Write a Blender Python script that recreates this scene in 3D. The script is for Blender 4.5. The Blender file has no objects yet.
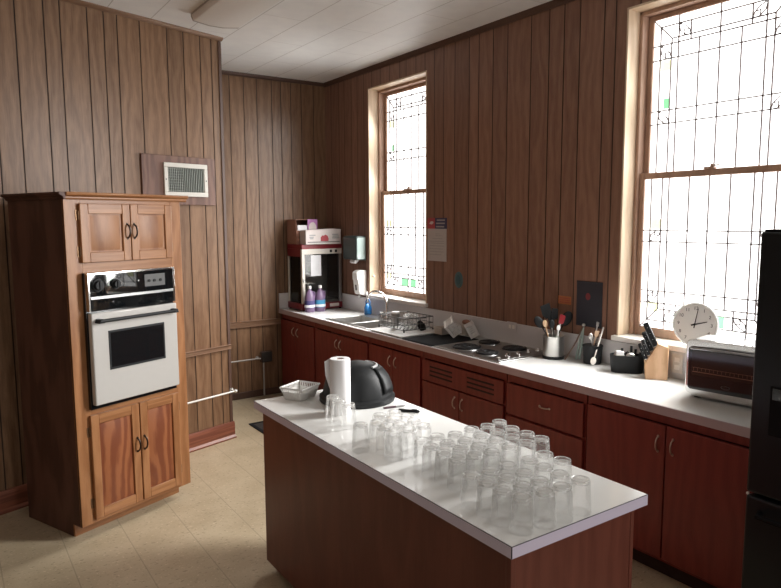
import bpy, bmesh, math, random
from mathutils import Vector, Matrix, Euler
random.seed(7)
PI = math.pi
C = bpy.context.scene.collection
V = Vector

# ------------------------------------------------------------------ geometry helpers
class B:
    """collects shapes into one bmesh"""
    def __init__(s):
        s.bm = bmesh.new()
    def _add(s, vs, fs, M=None, mi=0):
        vv = [s.bm.verts.new((M @ V(v)) if M is not None else V(v)) for v in vs]
        out = []
        for f in fs:
            try:
                fc = s.bm.faces.new([vv[i] for i in f]); fc.material_index = mi; out.append(fc)
            except ValueError:
                pass
        return vv
    def box(s, x0, x1, y0, y1, z0, z1, M=None, mi=0):
        vs = [(x0,y0,z0),(x1,y0,z0),(x1,y1,z0),(x0,y1,z0),(x0,y0,z1),(x1,y0,z1),(x1,y1,z1),(x0,y1,z1)]
        s._add(vs, [(3,2,1,0),(4,5,6,7),(0,1,5,4),(1,2,6,5),(2,3,7,6),(3,0,4,7)], M, mi); return s
    def frustum(s, bx, by, tx, ty, z0, z1, M=None, mi=0, cap0=True, cap1=True):
        vs = [(-bx,-by,z0),(bx,-by,z0),(bx,by,z0),(-bx,by,z0),(-tx,-ty,z1),(tx,-ty,z1),(tx,ty,z1),(-tx,ty,z1)]
        fs = [(0,1,5,4),(1,2,6,5),(2,3,7,6),(3,0,4,7)]
        if cap0: fs.append((3,2,1,0))
        if cap1: fs.append((4,5,6,7))
        s._add(vs, fs, M, mi); return s
    def lathe(s, prof, M=None, seg=24, sx=1.0, sy=1.0, mi=0):
        vs, fs = [], []
        n = len(prof)
        for r, z in prof:
            for k in range(seg):
                a = 2*PI*k/seg
                vs.append((r*math.cos(a)*sx, r*math.sin(a)*sy, z))
        for i in range(n-1):
            for k in range(seg):
                k2 = (k+1) % seg
                fs.append((i*seg+k, i*seg+k2, (i+1)*seg+k2, (i+1)*seg+k))
        if prof[0][0] > 1e-5: fs.append(tuple(range(seg-1, -1, -1)))
        if prof[-1][0] > 1e-5: fs.append(tuple((n-1)*seg+k for k in range(seg)))
        s._add(vs, fs, M, mi)
        bmesh.ops.remove_doubles(s.bm, verts=s.bm.verts, dist=1e-6)
        return s
    def cyl(s, p0, p1, r0, r1=None, seg=16, mi=0):
        p0, p1 = V(p0), V(p1); d = p1-p0
        M = Matrix.Translation(p0) @ d.to_track_quat('Z','Y').to_matrix().to_4x4()
        r1 = r0 if r1 is None else r1
        vs, fs = [], []
        for r, z in ((r0,0),(r1,d.length)):
            for k in range(seg):
                a = 2*PI*k/seg; vs.append((r*math.cos(a), r*math.sin(a), z))
        for k in range(seg):
            fs.append((k,(k+1)%seg,seg+(k+1)%seg,seg+k))
        fs.append(tuple(range(seg-1,-1,-1))); fs.append(tuple(range(seg,2*seg)))
        s._add(vs, fs, M, mi); return s
    def tube(s, pts, r, seg=8, closed=False, mi=0):
        pts = [V(p) for p in pts]; n = len(pts)
        rs = r if isinstance(r,(list,tuple)) else [r]*n
        vs, fs = [], []
        up = None
        for i in range(n):
            a = pts[(i-1) % n] if (closed or i > 0) else pts[i]
            b = pts[(i+1) % n] if (closed or i < n-1) else pts[i]
            t = (b-a).normalized()
            if up is None:
                up = t.orthogonal().normalized()
            up = (up - t*up.dot(t))
            if up.length < 1e-6: up = t.orthogonal()
            up.normalize(); w = t.cross(up)
            for k in range(seg):
                q = 2*PI*k/seg
                vs.append(pts[i] + (up*math.cos(q) + w*math.sin(q))*rs[i])
        m = n if closed else n-1
        for i in range(m):
            j = (i+1) % n
            for k in range(seg):
                fs.append((i*seg+k, i*seg+(k+1)%seg, j*seg+(k+1)%seg, j*seg+k))
        if not closed:
            fs.append(tuple(range(seg-1,-1,-1))); fs.append(tuple((n-1)*seg+k for k in range(seg)))
        s._add(vs, fs, None, mi); return s
    def prism(s, poly, d0, d1, M=None, mi=0):
        """polygon in local XY extruded along local Z"""
        n = len(poly)
        vs = [(p[0],p[1],d0) for p in poly] + [(p[0],p[1],d1) for p in poly]
        fs = [tuple(range(n-1,-1,-1)), tuple(range(n,2*n))] + [(i,(i+1)%n,n+(i+1)%n,n+i) for i in range(n)]
        s._add(vs, fs, M, mi); return s
    def ball(s, c, r, sx=1, sy=1, sz=1, seg=16, M=None, mi=0):
        prof = [(max(r*math.sin(PI*i/10),0), -r*math.cos(PI*i/10)) for i in range(11)]
        prof[0] = (0,-r); prof[-1] = (0,r)
        T = Matrix.Translation(V(c))
        if M is not None: T = T @ M
        T = T @ Matrix.Diagonal((sx,sy,sz,1))
        s.lathe(prof, T, seg, mi=mi); return s

def ME(ex, ey, ez, o):
    """matrix from axes and origin"""
    M = Matrix.Identity(4)
    for i,e in enumerate((ex,ey,ez)):
        for j in range(3): M[j][i] = e[j]
    for j in range(3): M[j][3] = o[j]
    return M

def obj(name, b, mat, parent=None, bev=0.0, seg=2, angle=35, smooth=True, loc=None, rot=None):
    me = bpy.data.meshes.new(name)
    bm = b.bm
    bmesh.ops.recalc_face_normals(bm, faces=bm.faces)
    bm.to_mesh(me); bm.free()
    for m in (mat if isinstance(mat,(list,tuple)) else [mat]):
        me.materials.append(m)
    if smooth:
        for p in me.polygons: p.use_smooth = True
        me.set_sharp_from_angle(angle=math.radians(angle))
    o = bpy.data.objects.new(name, me); C.objects.link(o)
    if parent is not None: o.parent = parent
    if loc is not None: o.location = loc
    if rot is not None: o.rotation_euler = rot
    if bev > 0:
        md = o.modifiers.new('bevel','BEVEL'); md.width = bev; md.segments = seg
        md.limit_method = 'ANGLE'; md.angle_limit = math.radians(40)
    return o

def tag(o, label, cat, group=None):
    o['label'] = label; o['category'] = cat
    if group: o['group'] = group
    return o
def thing(name, label, cat, loc=(0,0,0), rotz=0.0, group=None, rot=None):
    o = bpy.data.objects.new(name, None); C.objects.link(o)
    o.empty_display_size = .05
    o.location = loc; o.rotation_euler = rot if rot else (0,0,rotz)
    return tag(o, label, cat, group)
def struct(name, b, mat, parent=None, **k):
    o = obj(name, b, mat, parent, **k)
    if parent is None: o['kind'] = 'structure'
    return o
def copy_tree(o, parent=None):
    c = o.copy(); C.objects.link(c)
    if parent is not None: c.parent = parent
    for ch in list(o.children): copy_tree(ch, c)
    return c
def text(name, s, size, mat, parent, loc, rot, extrude=0.0004, align='CENTER', M=None):
    cu = bpy.data.curves.new(name, 'FONT'); cu.body = s; cu.size = size; cu.extrude = extrude
    cu.align_x = align; cu.align_y = 'CENTER'
    t = bpy.data.objects.new(name, cu)
    me = bpy.data.meshes.new_from_object(t)
    bpy.data.objects.remove(t)
    me.materials.clear(); me.materials.append(mat)
    o = bpy.data.objects.new(name, me); C.objects.link(o); o.parent = parent
    o.location = loc; o.rotation_euler = rot
    return o

# ------------------------------------------------------------------ materials
def nt(name):
    m = bpy.data.materials.new(name); m.use_nodes = True
    n = m.node_tree.nodes; l = m.node_tree.links
    return m, n, l, n['Principled BSDF']
def plain(name, col, rough=.5, metal=0.0, spec=.5, var=.06, scale=30, bump=0.0, coat=0.0):
    m, n, l, p = nt(name)
    tc = n.new('ShaderNodeTexCoord'); no = n.new('ShaderNodeTexNoise'); no.inputs['Scale'].default_value = scale
    no.inputs['Detail'].default_value = 4
    mx = n.new('ShaderNodeMixRGB'); mx.blend_type = 'MIX'
    a = [max(c*(1-var),0) for c in col]; b = [min(c*(1+var),1) for c in col]
    mx.inputs[1].default_value = (*a,1); mx.inputs[2].default_value = (*b,1)
    l.new(tc.outputs['Object'], no.inputs['Vector']); l.new(no.outputs['Fac'], mx.inputs[0]); l.new(mx.outputs[0], p.inputs['Base Color'])
    p.inputs['Roughness'].default_value = rough; p.inputs['Metallic'].default_value = metal
    p.inputs['Specular IOR Level'].default_value = spec
    p.inputs['Coat Weight'].default_value = coat; p.inputs['Coat Roughness'].default_value = .08
    if bump:
        bp = n.new('ShaderNodeBump'); bp.inputs['Strength'].default_value = bump; bp.inputs['Distance'].default_value = .002
        l.new(no.outputs['Fac'], bp.inputs['Height']); l.new(bp.outputs[0], p.inputs['Normal'])
    return m
def wood(name, dark, light, scale=(28,28,1.6), rough=.45, tone=False, fig=.5, spec=.4, cath=0.0):
    """grain runs along object Z; optional per plank tone attribute"""
    m, n, l, p = nt(name)
    tc = n.new('ShaderNodeTexCoord'); vec = tc.outputs['Object']
    if tone:
        at = n.new('ShaderNodeAttribute'); at.attribute_name = 'tone'
        mu = n.new('ShaderNodeVectorMath'); mu.operation = 'MULTIPLY'; mu.inputs[1].default_value = (7,5,31)
        l.new(at.outputs['Color'], mu.inputs[0])
        ad = n.new('ShaderNodeVectorMath'); ad.operation = 'ADD'
        l.new(vec, ad.inputs[0]); l.new(mu.outputs[0], ad.inputs[1]); vec = ad.outputs[0]
    mp = n.new('ShaderNodeMapping'); mp.inputs['Scale'].default_value = scale; l.new(vec, mp.inputs['Vector'])
    n1 = n.new('ShaderNodeTexNoise'); n1.inputs['Scale'].default_value = 4.5; n1.inputs['Detail'].default_value = 8; n1.inputs['Roughness'].default_value = .65; n1.inputs['Distortion'].default_value = .6
    l.new(mp.outputs[0], n1.inputs['Vector'])
    mp2 = n.new('ShaderNodeMapping'); mp2.inputs['Scale'].default_value = (scale[0]*.11, scale[1]*.11, scale[2]*.5); l.new(vec, mp2.inputs['Vector'])
    wv = n.new('ShaderNodeTexWave'); wv.wave_type = 'RINGS' if cath else 'BANDS'; wv.bands_direction = 'X'
    wv.inputs['Scale'].default_value = 1.4 if not cath else cath; wv.inputs['Distortion'].default_value = 14; wv.inputs['Detail'].default_value = 5; wv.inputs['Detail Scale'].default_value = 1.2
    l.new(mp2.outputs[0], wv.inputs['Vector'])
    mx = n.new('ShaderNodeMixRGB'); mx.inputs[0].default_value = fig
    l.new(n1.outputs['Fac'], mx.inputs[1]); l.new(wv.outputs['Fac'], mx.inputs[2])
    cr = n.new('ShaderNodeValToRGB'); cr.color_ramp.elements[0].position = .3; cr.color_ramp.elements[1].position = .72
    cr.color_ramp.elements[0].color = (*dark,1); cr.color_ramp.elements[1].color = (*light,1)
    l.new(mx.outputs[0], cr.inputs[0]); col = cr.outputs[0]
    if tone:
        sp = n.new('ShaderNodeMapRange'); sp.inputs[3].default_value = .90; sp.inputs[4].default_value = 1.10
        l.new(at.outputs['Fac'], sp.inputs[0])
        m2 = n.new('ShaderNodeMixRGB'); m2.blend_type = 'MULTIPLY'; m2.inputs[0].default_value = 1
        l.new(col, m2.inputs[1]); l.new(sp.outputs[0], m2.inputs[2]); col = m2.outputs[0]
    l.new(col, p.inputs['Base Color'])
    p.inputs['Roughness'].default_value = rough; p.inputs['Specular IOR Level'].default_value = spec
    bp = n.new('ShaderNodeBump'); bp.inputs['Strength'].default_value = .12; bp.inputs['Distance'].default_value = .001
    l.new(n1.outputs['Fac'], bp.inputs['Height']); l.new(bp.outputs[0], p.inputs['Normal'])
    return m
def math_node(n, op, a=None, b=None, l=None):
    q = n.new('ShaderNodeMath'); q.operation = op
    for i,x in enumerate((a,b)):
        if x is None: continue
        if isinstance(x,(int,float)): q.inputs[i].default_value = x
        else: l.new(x, q.inputs[i])
    return q.outputs[0]
def tiles(name, base, base2, line, px, ox, py, oy, lw, shift=0.0, rough=.4, speck=0.0, lstr=.6, lstr_y=None, mottle=6, gloss_var=False, ystep=None):
    m, n, l, p = nt(name)
    tc = n.new('ShaderNodeTexCoord'); sx = n.new('ShaderNodeSeparateXYZ'); l.new(tc.outputs['Object'], sx.inputs[0])
    ux = math_node(n,'DIVIDE', math_node(n,'SUBTRACT', sx.outputs[0], ox, l), px, l)
    col = math_node(n,'FLOOR', ux, None, l)
    uy = math_node(n,'DIVIDE', math_node(n,'SUBTRACT', sx.outputs[1], oy, l), py, l)
    uy = math_node(n,'ADD', uy, math_node(n,'MULTIPLY', col, shift, l), l)
    fx = math_node(n,'FRACT', ux, None, l); fy = math_node(n,'FRACT', uy, None, l)
    lx = math_node(n,'LESS_THAN', fx, lw/px, l); ly = math_node(n,'LESS_THAN', fy, lw/py, l)
    ly = math_node(n,'MULTIPLY', ly, (lstr if lstr_y is None else lstr_y), l); lx = math_node(n,'MULTIPLY', lx, lstr, l)
    ln = math_node(n,'MAXIMUM', lx, ly, l)
    no = n.new('ShaderNodeTexNoise'); no.inputs['Scale'].default_value = mottle; no.inputs['Detail'].default_value = 6; l.new(tc.outputs['Object'], no.inputs['Vector'])
    mx = n.new('ShaderNodeMixRGB'); mx.inputs[1].default_value = (*base,1); mx.inputs[2].default_value = (*base2,1)
    r = n.new('ShaderNodeMapRange'); r.inputs[1].default_value=.3; r.inputs[2].default_value=.7; l.new(no.outputs['Fac'], r.inputs[0]); l.new(r.outputs[0], mx.inputs[0])
    c = mx.outputs[0]
    if speck:
        for sc, cc, thr in ((38, [q*.62 for q in base], .61), (47, [min(q*1.35,1) for q in base2], .63)):
            mp = n.new('ShaderNodeMapping'); mp.inputs['Scale'].default_value = (1,1.7,1); mp.inputs['Rotation'].default_value=(0,0,sc); l.new(tc.outputs['Object'], mp.inputs[0])
            n2 = n.new('ShaderNodeTexNoise'); n2.inputs['Scale'].default_value = sc; n2.inputs['Detail'].default_value = 3; l.new(mp.outputs[0], n2.inputs['Vector'])
            g = n.new('ShaderNodeMapRange'); g.inputs[1].default_value = thr; g.inputs[2].default_value = thr+.05; l.new(n2.outputs['Fac'], g.inputs[0])
            f = math_node(n,'MULTIPLY', g.outputs[0], speck, l)
            m3 = n.new('ShaderNodeMixRGB'); l.new(f, m3.inputs[0]); l.new(c, m3.inputs[1]); m3.inputs[2].default_value = (*cc,1); c = m3.outputs[0]
    m4 = n.new('ShaderNodeMixRGB'); l.new(ln, m4.inputs[0]); l.new(c, m4.inputs[1]); m4.inputs[2].default_value = (*line,1)
    l.new(m4.outputs[0], p.inputs['Base Color'])
    p.inputs['Roughness'].default_value = rough
    n5 = n.new('ShaderNodeTexNoise'); n5.inputs['Scale'].default_value = 55; l.new(tc.outputs['Object'], n5.inputs['Vector'])
    bp = n.new('ShaderNodeBump'); bp.inputs['Strength'].default_value = .15; bp.inputs['Distance'].default_value = .002
    l.new(n5.outputs['Fac'], bp.inputs['Height']); l.new(bp.outputs[0], p.inputs['Normal'])
    return m
def glow(name, col, strength, var=.05):
    m, n, l, p = nt(name)
    tc = n.new('ShaderNodeTexCoord'); no = n.new('ShaderNodeTexNoise'); no.inputs['Scale'].default_value = 3; l.new(tc.outputs['Object'], no.inputs['Vector'])
    mx = n.new('ShaderNodeMixRGB'); mx.inputs[1].default_value = (*[c*(1-var) for c in col],1); mx.inputs[2].default_value = (*col,1); l.new(no.outputs['Fac'], mx.inputs[0])
    p.inputs['Base Color'].default_value = (*[c*.8 for c in col],1); p.inputs['Roughness'].default_value = .25
    l.new(mx.outputs[0], p.inputs['Emission Color']); p.inputs['Emission Strength'].default_value = strength
    return m
def clear(name, tint=(.97,.98,.97), milk=.2, milkcol=(.8,.82,.8), rough=.04, ior=1.45, glossmul=1.0):
    m, n, l, p = nt(name)
    n.remove(p); out = n['Material Output']
    tr = n.new('ShaderNodeBsdfTransparent'); tr.inputs[0].default_value = (*tint,1)
    gl = n.new('ShaderNodeBsdfGlossy'); gl.inputs['Roughness'].default_value = rough
    df = n.new('ShaderNodeBsdfDiffuse'); df.inputs[0].default_value = (*milkcol,1)
    tl = n.new('ShaderNodeBsdfTranslucent'); tl.inputs[0].default_value = (*milkcol,1)
    a0 = n.new('ShaderNodeMixShader'); a0.inputs[0].default_value = .5; l.new(df.outputs[0], a0.inputs[1]); l.new(tl.outputs[0], a0.inputs[2])
    lw = n.new('ShaderNodeLayerWeight'); lw.inputs[0].default_value = .35
    mk = math_node(n,'ADD', math_node(n,'MULTIPLY', lw.outputs['Facing'], milk*.9, l), milk*.55, l)
    a = n.new('ShaderNodeMixShader'); l.new(mk, a.inputs[0]); l.new(tr.outputs[0], a.inputs[1]); l.new(a0.outputs[0], a.inputs[2])
    fr = n.new('ShaderNodeFresnel'); fr.inputs[0].default_value = ior
    b = n.new('ShaderNodeMixShader'); l.new(math_node(n,'MULTIPLY', fr.outputs[0], glossmul, l), b.inputs[0]); l.new(a.outputs[0], b.inputs[1]); l.new(gl.outputs[0], b.inputs[2])
    l.new(b.outputs[0], out.inputs['Surface'])
    return m

PANEL_L = wood('panel_wood', (.142,.074,.039), (.255,.147,.083), tone=True, fig=.2, rough=.38)
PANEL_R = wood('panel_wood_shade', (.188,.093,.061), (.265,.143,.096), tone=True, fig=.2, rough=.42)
GROOVE = plain('groove_dark', (.035,.02,.014), .8)
TRIMW = wood('trim_wood', (.16,.085,.05), (.24,.14,.09), rough=.4)
TRIMH = wood('trim_wood_long', (.18,.10,.06), (.25,.15,.098), scale=(1.6,28,28), rough=.4)
TRIMD = wood('trim_dark', (.07,.035,.024), (.095,.05,.034), rough=.5, fig=.1)
BASEB = wood('baseboard_wood', (.16,.05,.028), (.24,.08,.045), scale=(1.6,28,28), rough=.4)
REVEAL = wood('reveal_pine', (.55,.41,.285), (.64,.50,.36), rough=.4, fig=.3)
SASHW = wood('sash_wood', (.36,.22,.155), (.46,.30,.215), rough=.45, fig=.3)
SILLW = plain('sill_white', (.86,.83,.78), .4)
CABRED = wood('cabinet_mahogany', (.155,.023,.017), (.20,.033,.024), scale=(30,30,1.6), rough=.36, fig=.3)
CABDARK = plain('cabinet_inside', (.02,.008,.006), .8)
HONEY = wood('oven_cabinet_birch', (.275,.115,.043), (.39,.182,.078), scale=(20,20,1.4), rough=.36, fig=.35)
HONEYH = wood('oven_cabinet_birch_rail', (.275,.115,.043), (.39,.182,.078), scale=(1.4,20,20), rough=.36, fig=.35)
HONEYP = wood('upper_panel_birch', (.25,.105,.045), (.37,.175,.082), scale=(14,14,1.4), rough=.4, fig=.5)
PINEP = wood('lower_panel_pine', (.19,.052,.019), (.31,.108,.042), scale=(24,24,1.3), rough=.4, fig=.6)
SIDEBR = wood('oven_cabinet_shaded_side', (.072,.031,.021), (.12,.054,.037), scale=(20,20,1.2), rough=.5)  # darker than the front: shade on the left side put into the colour
ISLW = wood('island_wood', (.125,.035,.023), (.165,.050,.033), scale=(26,26,1.2), rough=.4, fig=.3)
LAM = plain('white_laminate', (.77,.77,.75), .16, var=.02, spec=.5)
LAMEDGE = plain('laminate_edge', (.68,.63,.78), .4, var=.03)
LAMEDGE2 = plain('counter_edge', (.42,.33,.34), .4, var=.03)
SPLASH = plain('splash_laminate', (.62,.60,.60), .35, var=.02)
STEEL = plain('stainless', (.62,.61,.59), .28, metal=1, var=.05)
STEELD = plain('stainless_dark', (.34,.34,.34), .3, metal=1)
CHROME = plain('chrome', (.75,.75,.74), .1, metal=1, var=.02)
BLACKM = plain('black_plastic', (.008,.009,.010), .5, spec=.3)
BLACKG = plain('black_gloss', (.008,.009,.010), .06, spec=.6)
BLACKR = plain('black_rubber', (.009,.010,.012), .8, spec=.2, bump=.4, scale=120)
DGREY = plain('dark_grey', (.09,.09,.09), .5)
OVENG = plain('oven_panel_glass', (.006,.007,.008), .03, spec=.5); OVENG.node_tree.nodes['Principled BSDF'].inputs['IOR'].default_value = 1.55
WHITEM = plain('white_enamel', (.52,.505,.48), .22, var=.02)
WHITEP = plain('white_plastic', (.80,.79,.77), .35, var=.02)
OFFW = plain('off_white', (.66,.62,.56), .5)
PAPER = plain('paper_white', (.82,.81,.82), .85, var=.02, bump=.3, scale=160)
BRONZE = plain('dark_bronze', (.05,.03,.02), .35, metal=.7)
NICKEL = plain('pull_metal', (.50,.40,.34), .3, metal=1)
HINGE = plain('hinge_brass', (.22,.13,.07), .4, metal=.8)
REDP = plain('popcorn_red', (.20,.016,.023), .35)
GREENP = plain('dispenser_green', (.022,.036,.034), .4)
PURPLE = plain('purple_liquid', (.15,.095,.175), .35, coat=.1)
LABELW = plain('label_white', (.70,.70,.72), .5)
LABELB = plain('label_blue', (.05,.25,.42), .45)
LABELN = plain('label_navy', (.05,.045,.14), .5)
BLUEP = plain('blue_soap', (.02,.16,.42), .2, coat=.3)
CARDB = plain('cardboard', (.33,.17,.12), .8)
CARDW = plain('carton_white', (.58,.52,.50), .6)
PINKV = plain('carton_violet', (.38,.16,.36), .6)
TEAL = plain('teal_plate', (.06,.13,.145), .5)
SIGNBK = plain('sign_black', (.020,.024,.034), .45)
REDDOT = plain('sign_red', (.20,.035,.04), .6)
ORANGE = plain('orange_label', (.42,.14,.05), .6)
NAVY = plain('notice_navy', (.04,.04,.10), .5)
NRED = plain('notice_red', (.36,.05,.06), .5)
GREYTXT = plain('grey_print', (.35,.33,.31), .7)
BEECH = wood('beech_block', (.52,.31,.17), (.68,.44,.27), scale=(18,18,2), rough=.45)
SPOONW = wood('spoon_wood', (.50,.33,.20), (.62,.44,.29), rough=.6)
CLKF = plain('clock_face', (.90,.90,.88), .4, var=.01)
CLKR = plain('clock_rim', (.75,.75,.73), .35, var=.02)
GREY = plain('mid_grey', (.30,.30,.30), .5)
FRIDGE = plain('fridge_black', (.006,.008,.010), .32, spec=.35, bump=.05, scale=200)
FRIDGED = plain('fridge_dark', (.003,.003,.004), .6, spec=.15)
LEAD = plain('lead_came', (.30,.27,.28), .6)
GLASSW = glow('opal_window_glass', (1.0,.995,.975), 1.6)  # panes and coloured pieces emit in place of daylight shining through
GLASSG = glow('green_window_glass', (.30,.85,.42), .55, var=.3)
GLASSY = glow('yellow_window_glass', (.92,.95,.55), .75, var=.2)
TUMB = clear('tumbler_glass', tint=(1,1,1), milk=.13, milkcol=(.97,.97,.94), glossmul=.42)  # milky share puts glare off the bright counter into clear glass
TUMB2 = clear('tumbler_highlight_glass', tint=(1,1,1), milk=.42, milkcol=(.98,.98,.95), glossmul=.8)  # milkier white for top disc and rim, painting in their bright highlights
GLASSC = clear('clear_glass', milk=.05)
GLASSD = clear('popcorn_glass', tint=(.80,.80,.78), milk=.05, milkcol=(.4,.4,.4))
DIFF = plain('light_lens', (.82,.81,.78), .35, var=.03)
FIXT = plain('fixture_metal', (.45,.42,.39), .4)
VENTW = plain('vent_white', (.62,.60,.55), .45)
VENTD = plain('vent_dark', (.05,.055,.05), .6)
VENTBD = wood('vent_board', (.115,.055,.038), (.175,.088,.062), rough=.5)
GRIL = plain('grille_grey', (.30,.33,.30), .5)
RODW = plain('rod_white', (.72,.70,.66), .35)
RODG = plain('rod_grey', (.38,.35,.32), .4)
MATD = plain('floor_mat_dark', (.035,.028,.025), .9, bump=.4)
BURN = plain('burner_coil', (.012,.012,.013), .5)
FLOORM = tiles('floor_vinyl', (.42,.335,.22), (.51,.42,.29), (.25,.20,.135), .3225, .474, .3225, .10, .006, rough=.36, speck=.75, lstr=.55, lstr_y=.12, mottle=5)
CEILM = tiles('ceiling_tile', (.85,.86,.86), (.90,.91,.90), (.36,.34,.31), .3158, 1.056, 1.263, 5.17-.631*2, .007, shift=.5, rough=.5, lstr=.6, lstr_y=.35, mottle=9)

# ------------------------------------------------------------------ camera
CH = 1.85
pitch, roll, yaw, fpx = .111948, .004986, .597809, 659.89
f = V((math.sin(yaw)*math.cos(pitch), math.cos(yaw)*math.cos(pitch), -math.sin(pitch)))
rt = V((math.cos(yaw), -math.sin(yaw), 0)); dn = f.cross(rt)
R_ = rt*math.cos(roll) + dn*math.sin(roll); D_ = -rt*math.sin(roll) + dn*math.cos(roll)
cd = bpy.data.cameras.new('camera'); cam = bpy.data.objects.new('camera', cd); C.objects.link(cam)
cam.matrix_world = ME(R_, -D_, -f, (0,0,CH))
cd.sensor_width = 36; cd.sensor_fit = 'HORIZONTAL'; cd.lens = fpx/781*36; cd.clip_start = .05
bpy.context.scene.camera = cam

# ------------------------------------------------------------------ room
X = 3.54; YB = 6.44; CZ = 3.31
SR = 1.0276                                   # wall plane scale about the camera
def rw(y, z): return (y*SR, CH + (z-CH)*SR)
AW = .31396
UW = V((math.cos(AW), math.sin(AW), 0)); NW = V((-math.sin(AW), math.cos(AW), 0))
CW = V((2.007, 5.331, 0)) - UW*.038

def planks(name, M, u0, u1, z0, z1, seams, holes, mat, g=.0085, dep=.004):
    """panelled skin: local x along the wall, local y into the wall, z up"""
    bm = bmesh.new(); tone = bm.verts.layers.float_color.new('tone')
    rnd = random.Random(name)
    ss = sorted(s for s in seams if u0+.01 < s < u1-.01)
    edges = [u0] + ss + [u1]
    zc = sorted({z0, z1} | {h[2] for h in holes} | {h[3] for h in holes})
    def strip(a, b, y, mi, t):
        cut = sorted({a, b} | {q for h in holes for q in h[:2] if a < q < b})
        for i in range(len(cut)-1):
            for j in range(len(zc)-1):
                um, zm = (cut[i]+cut[i+1])/2, (zc[j]+zc[j+1])/2
                if any(h[0] < um < h[1] and h[2] < zm < h[3] for h in holes): continue
                vs = [bm.verts.new(p) for p in ((cut[i],y,zc[j]),(cut[i+1],y,zc[j]),(cut[i+1],y,zc[j+1]),(cut[i],y,zc[j+1]))]
                for v in vs: v[tone] = (t,t,t,1)
                bm.faces.new(vs).material_index = mi
    for i in range(len(edges)-1):
        a = edges[i] + (g/2 if i > 0 else 0); b = edges[i+1] - (g/2 if i < len(edges)-2 else 0)
        strip(a, b, 0, 0, rnd.random())
        if i < len(edges)-2:
            strip(b, b+g, dep, 1, .5)
    me = bpy.data.meshes.new(name); bm.to_mesh(me); bm.free()
    me.materials.append(mat); me.materials.append(GROOVE)
    o = bpy.data.objects.new(name, me); C.objects.link(o); o.matrix_world = M
    o['kind'] = 'structure'
    return o

struct('floor', B().box(-3.2, 4.2, -2.2, 6.7, -.06, 0), FLOORM, smooth=False)
struct('ceiling', B().box(-3.2, 4.2, -2.2, 6.7, CZ, CZ+.06), CEILM, smooth=False)

# left wall (turned about 18 degrees), ends at the corner CW
pat = [-1.584,-1.41,-1.306,-1.124,-1.007,-.91,-.738,-.518,-.376,-.226,-.121,-.082]
sl = [s*1.012+.034-k for s in pat[:-1] for k in (0,1.62,3.24)]
ML = ME(UW, NW, (0,0,1), CW)
planks('wall_left', ML, -4.6, 0, 0, CZ, sl, [], PANEL_L)
wb = B().box(-4.6, 0, .005, .10, 0, CZ).box(-.02, .006, -.006, .10, 0, CZ)
bk = struct('wall_left_return', wb, TRIMD, smooth=False); bk.matrix_world = ML
tb = B().prism([(0,CZ),(-.032,CZ),(-.032,CZ-.008),(-.022,CZ-.018),(-.010,CZ-.026),(0,CZ-.026)], -4.6, .012, ME((0,1,0),(0,0,1),(1,0,0),(0,0,0)))
t = struct('trim_1', tb, TRIMH); t.matrix_world = ML
# chair rail on the left wall
zr = lambda z: CH + (z-CH)*1.012
rl = B().prism([(0,zr(.785)),(-.018,zr(.785)),(-.018,zr(.812)),(-.026,zr(.82)),(0,zr(.823))], -.70, .004, ME((0,1,0),(0,0,1),(1,0,0),(0,0,0)))
t = struct('trim_2', rl, TRIMH); t.matrix_world = ML
bb = B().prism([(0,0),(-.04,0),(-.04,.012),(-.022,.028),(-.022,.125),(-.015,.14),(0,.14)], -4.6, .012, ME((0,1,0),(0,0,1),(1,0,0),(0,0,0)))
t = struct('baseboard_left', bb, BASEB); t.matrix_world = ML

# back wall
sb = [q*1.0238 for q in (2.06,2.19,2.31,2.41,2.555,2.69,2.85,2.95,3.06,3.18,3.32)]
MBk = ME((1,0,0),(0,1,0),(0,0,1),(0,YB,0))
planks('wall_back', MBk, -3.2, X, 0, CZ, sb + [q-1.4 for q in sb], [], PANEL_L)
struct('wall_back_core', B().box(-3.2, X+.4, YB+.0055, YB+.1, 0, CZ), TRIMD, smooth=False)
struct('trim_3', B().prism([(0,CZ),(-.03,CZ),(-.026,CZ-.02),(-.01,CZ-.035),(0,CZ-.035)], 1.9, X, ME((0,1,0),(0,0,1),(1,0,0),(0,YB,0))), TRIMD)
struct('trim_4', B().prism([(0,.75),(-.022,.75),(-.022,.80),(-.03,.812),(0,.815)], 1.95, 2.955, ME((0,1,0),(0,0,1),(1,0,0),(0,YB,0))), TRIMH)
struct('baseboard_back', B().box(1.9, 2.97, YB-.018, YB, 0, .07), TRIMD, bev=.004)

# right wall with two window openings
def opening(y0, y1): 
    a, zb = rw(y0, 1.13); b, zt = rw(y1, 3.083); return (a, b, zb, zt)
W1 = opening(4.505, 5.42); W2 = opening(1.606, 2.558)
sr = [4.402,4.28,4.141,3.969,3.86,3.706,3.556,3.328,3.165,3.037,2.908,2.721,2.637,2.47,2.33,2.2,2.03,1.87,1.72,1.56,1.38,1.25,1.1,.95,.8,.62,.5,.3,.1,-.1,-.3,-.5,-.8,-1.,-1.3,-1.6,
      4.53,4.66,4.8,4.9,5.06,5.2,5.36,5.5,5.62,5.73,5.87,5.98,6.14]
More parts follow.
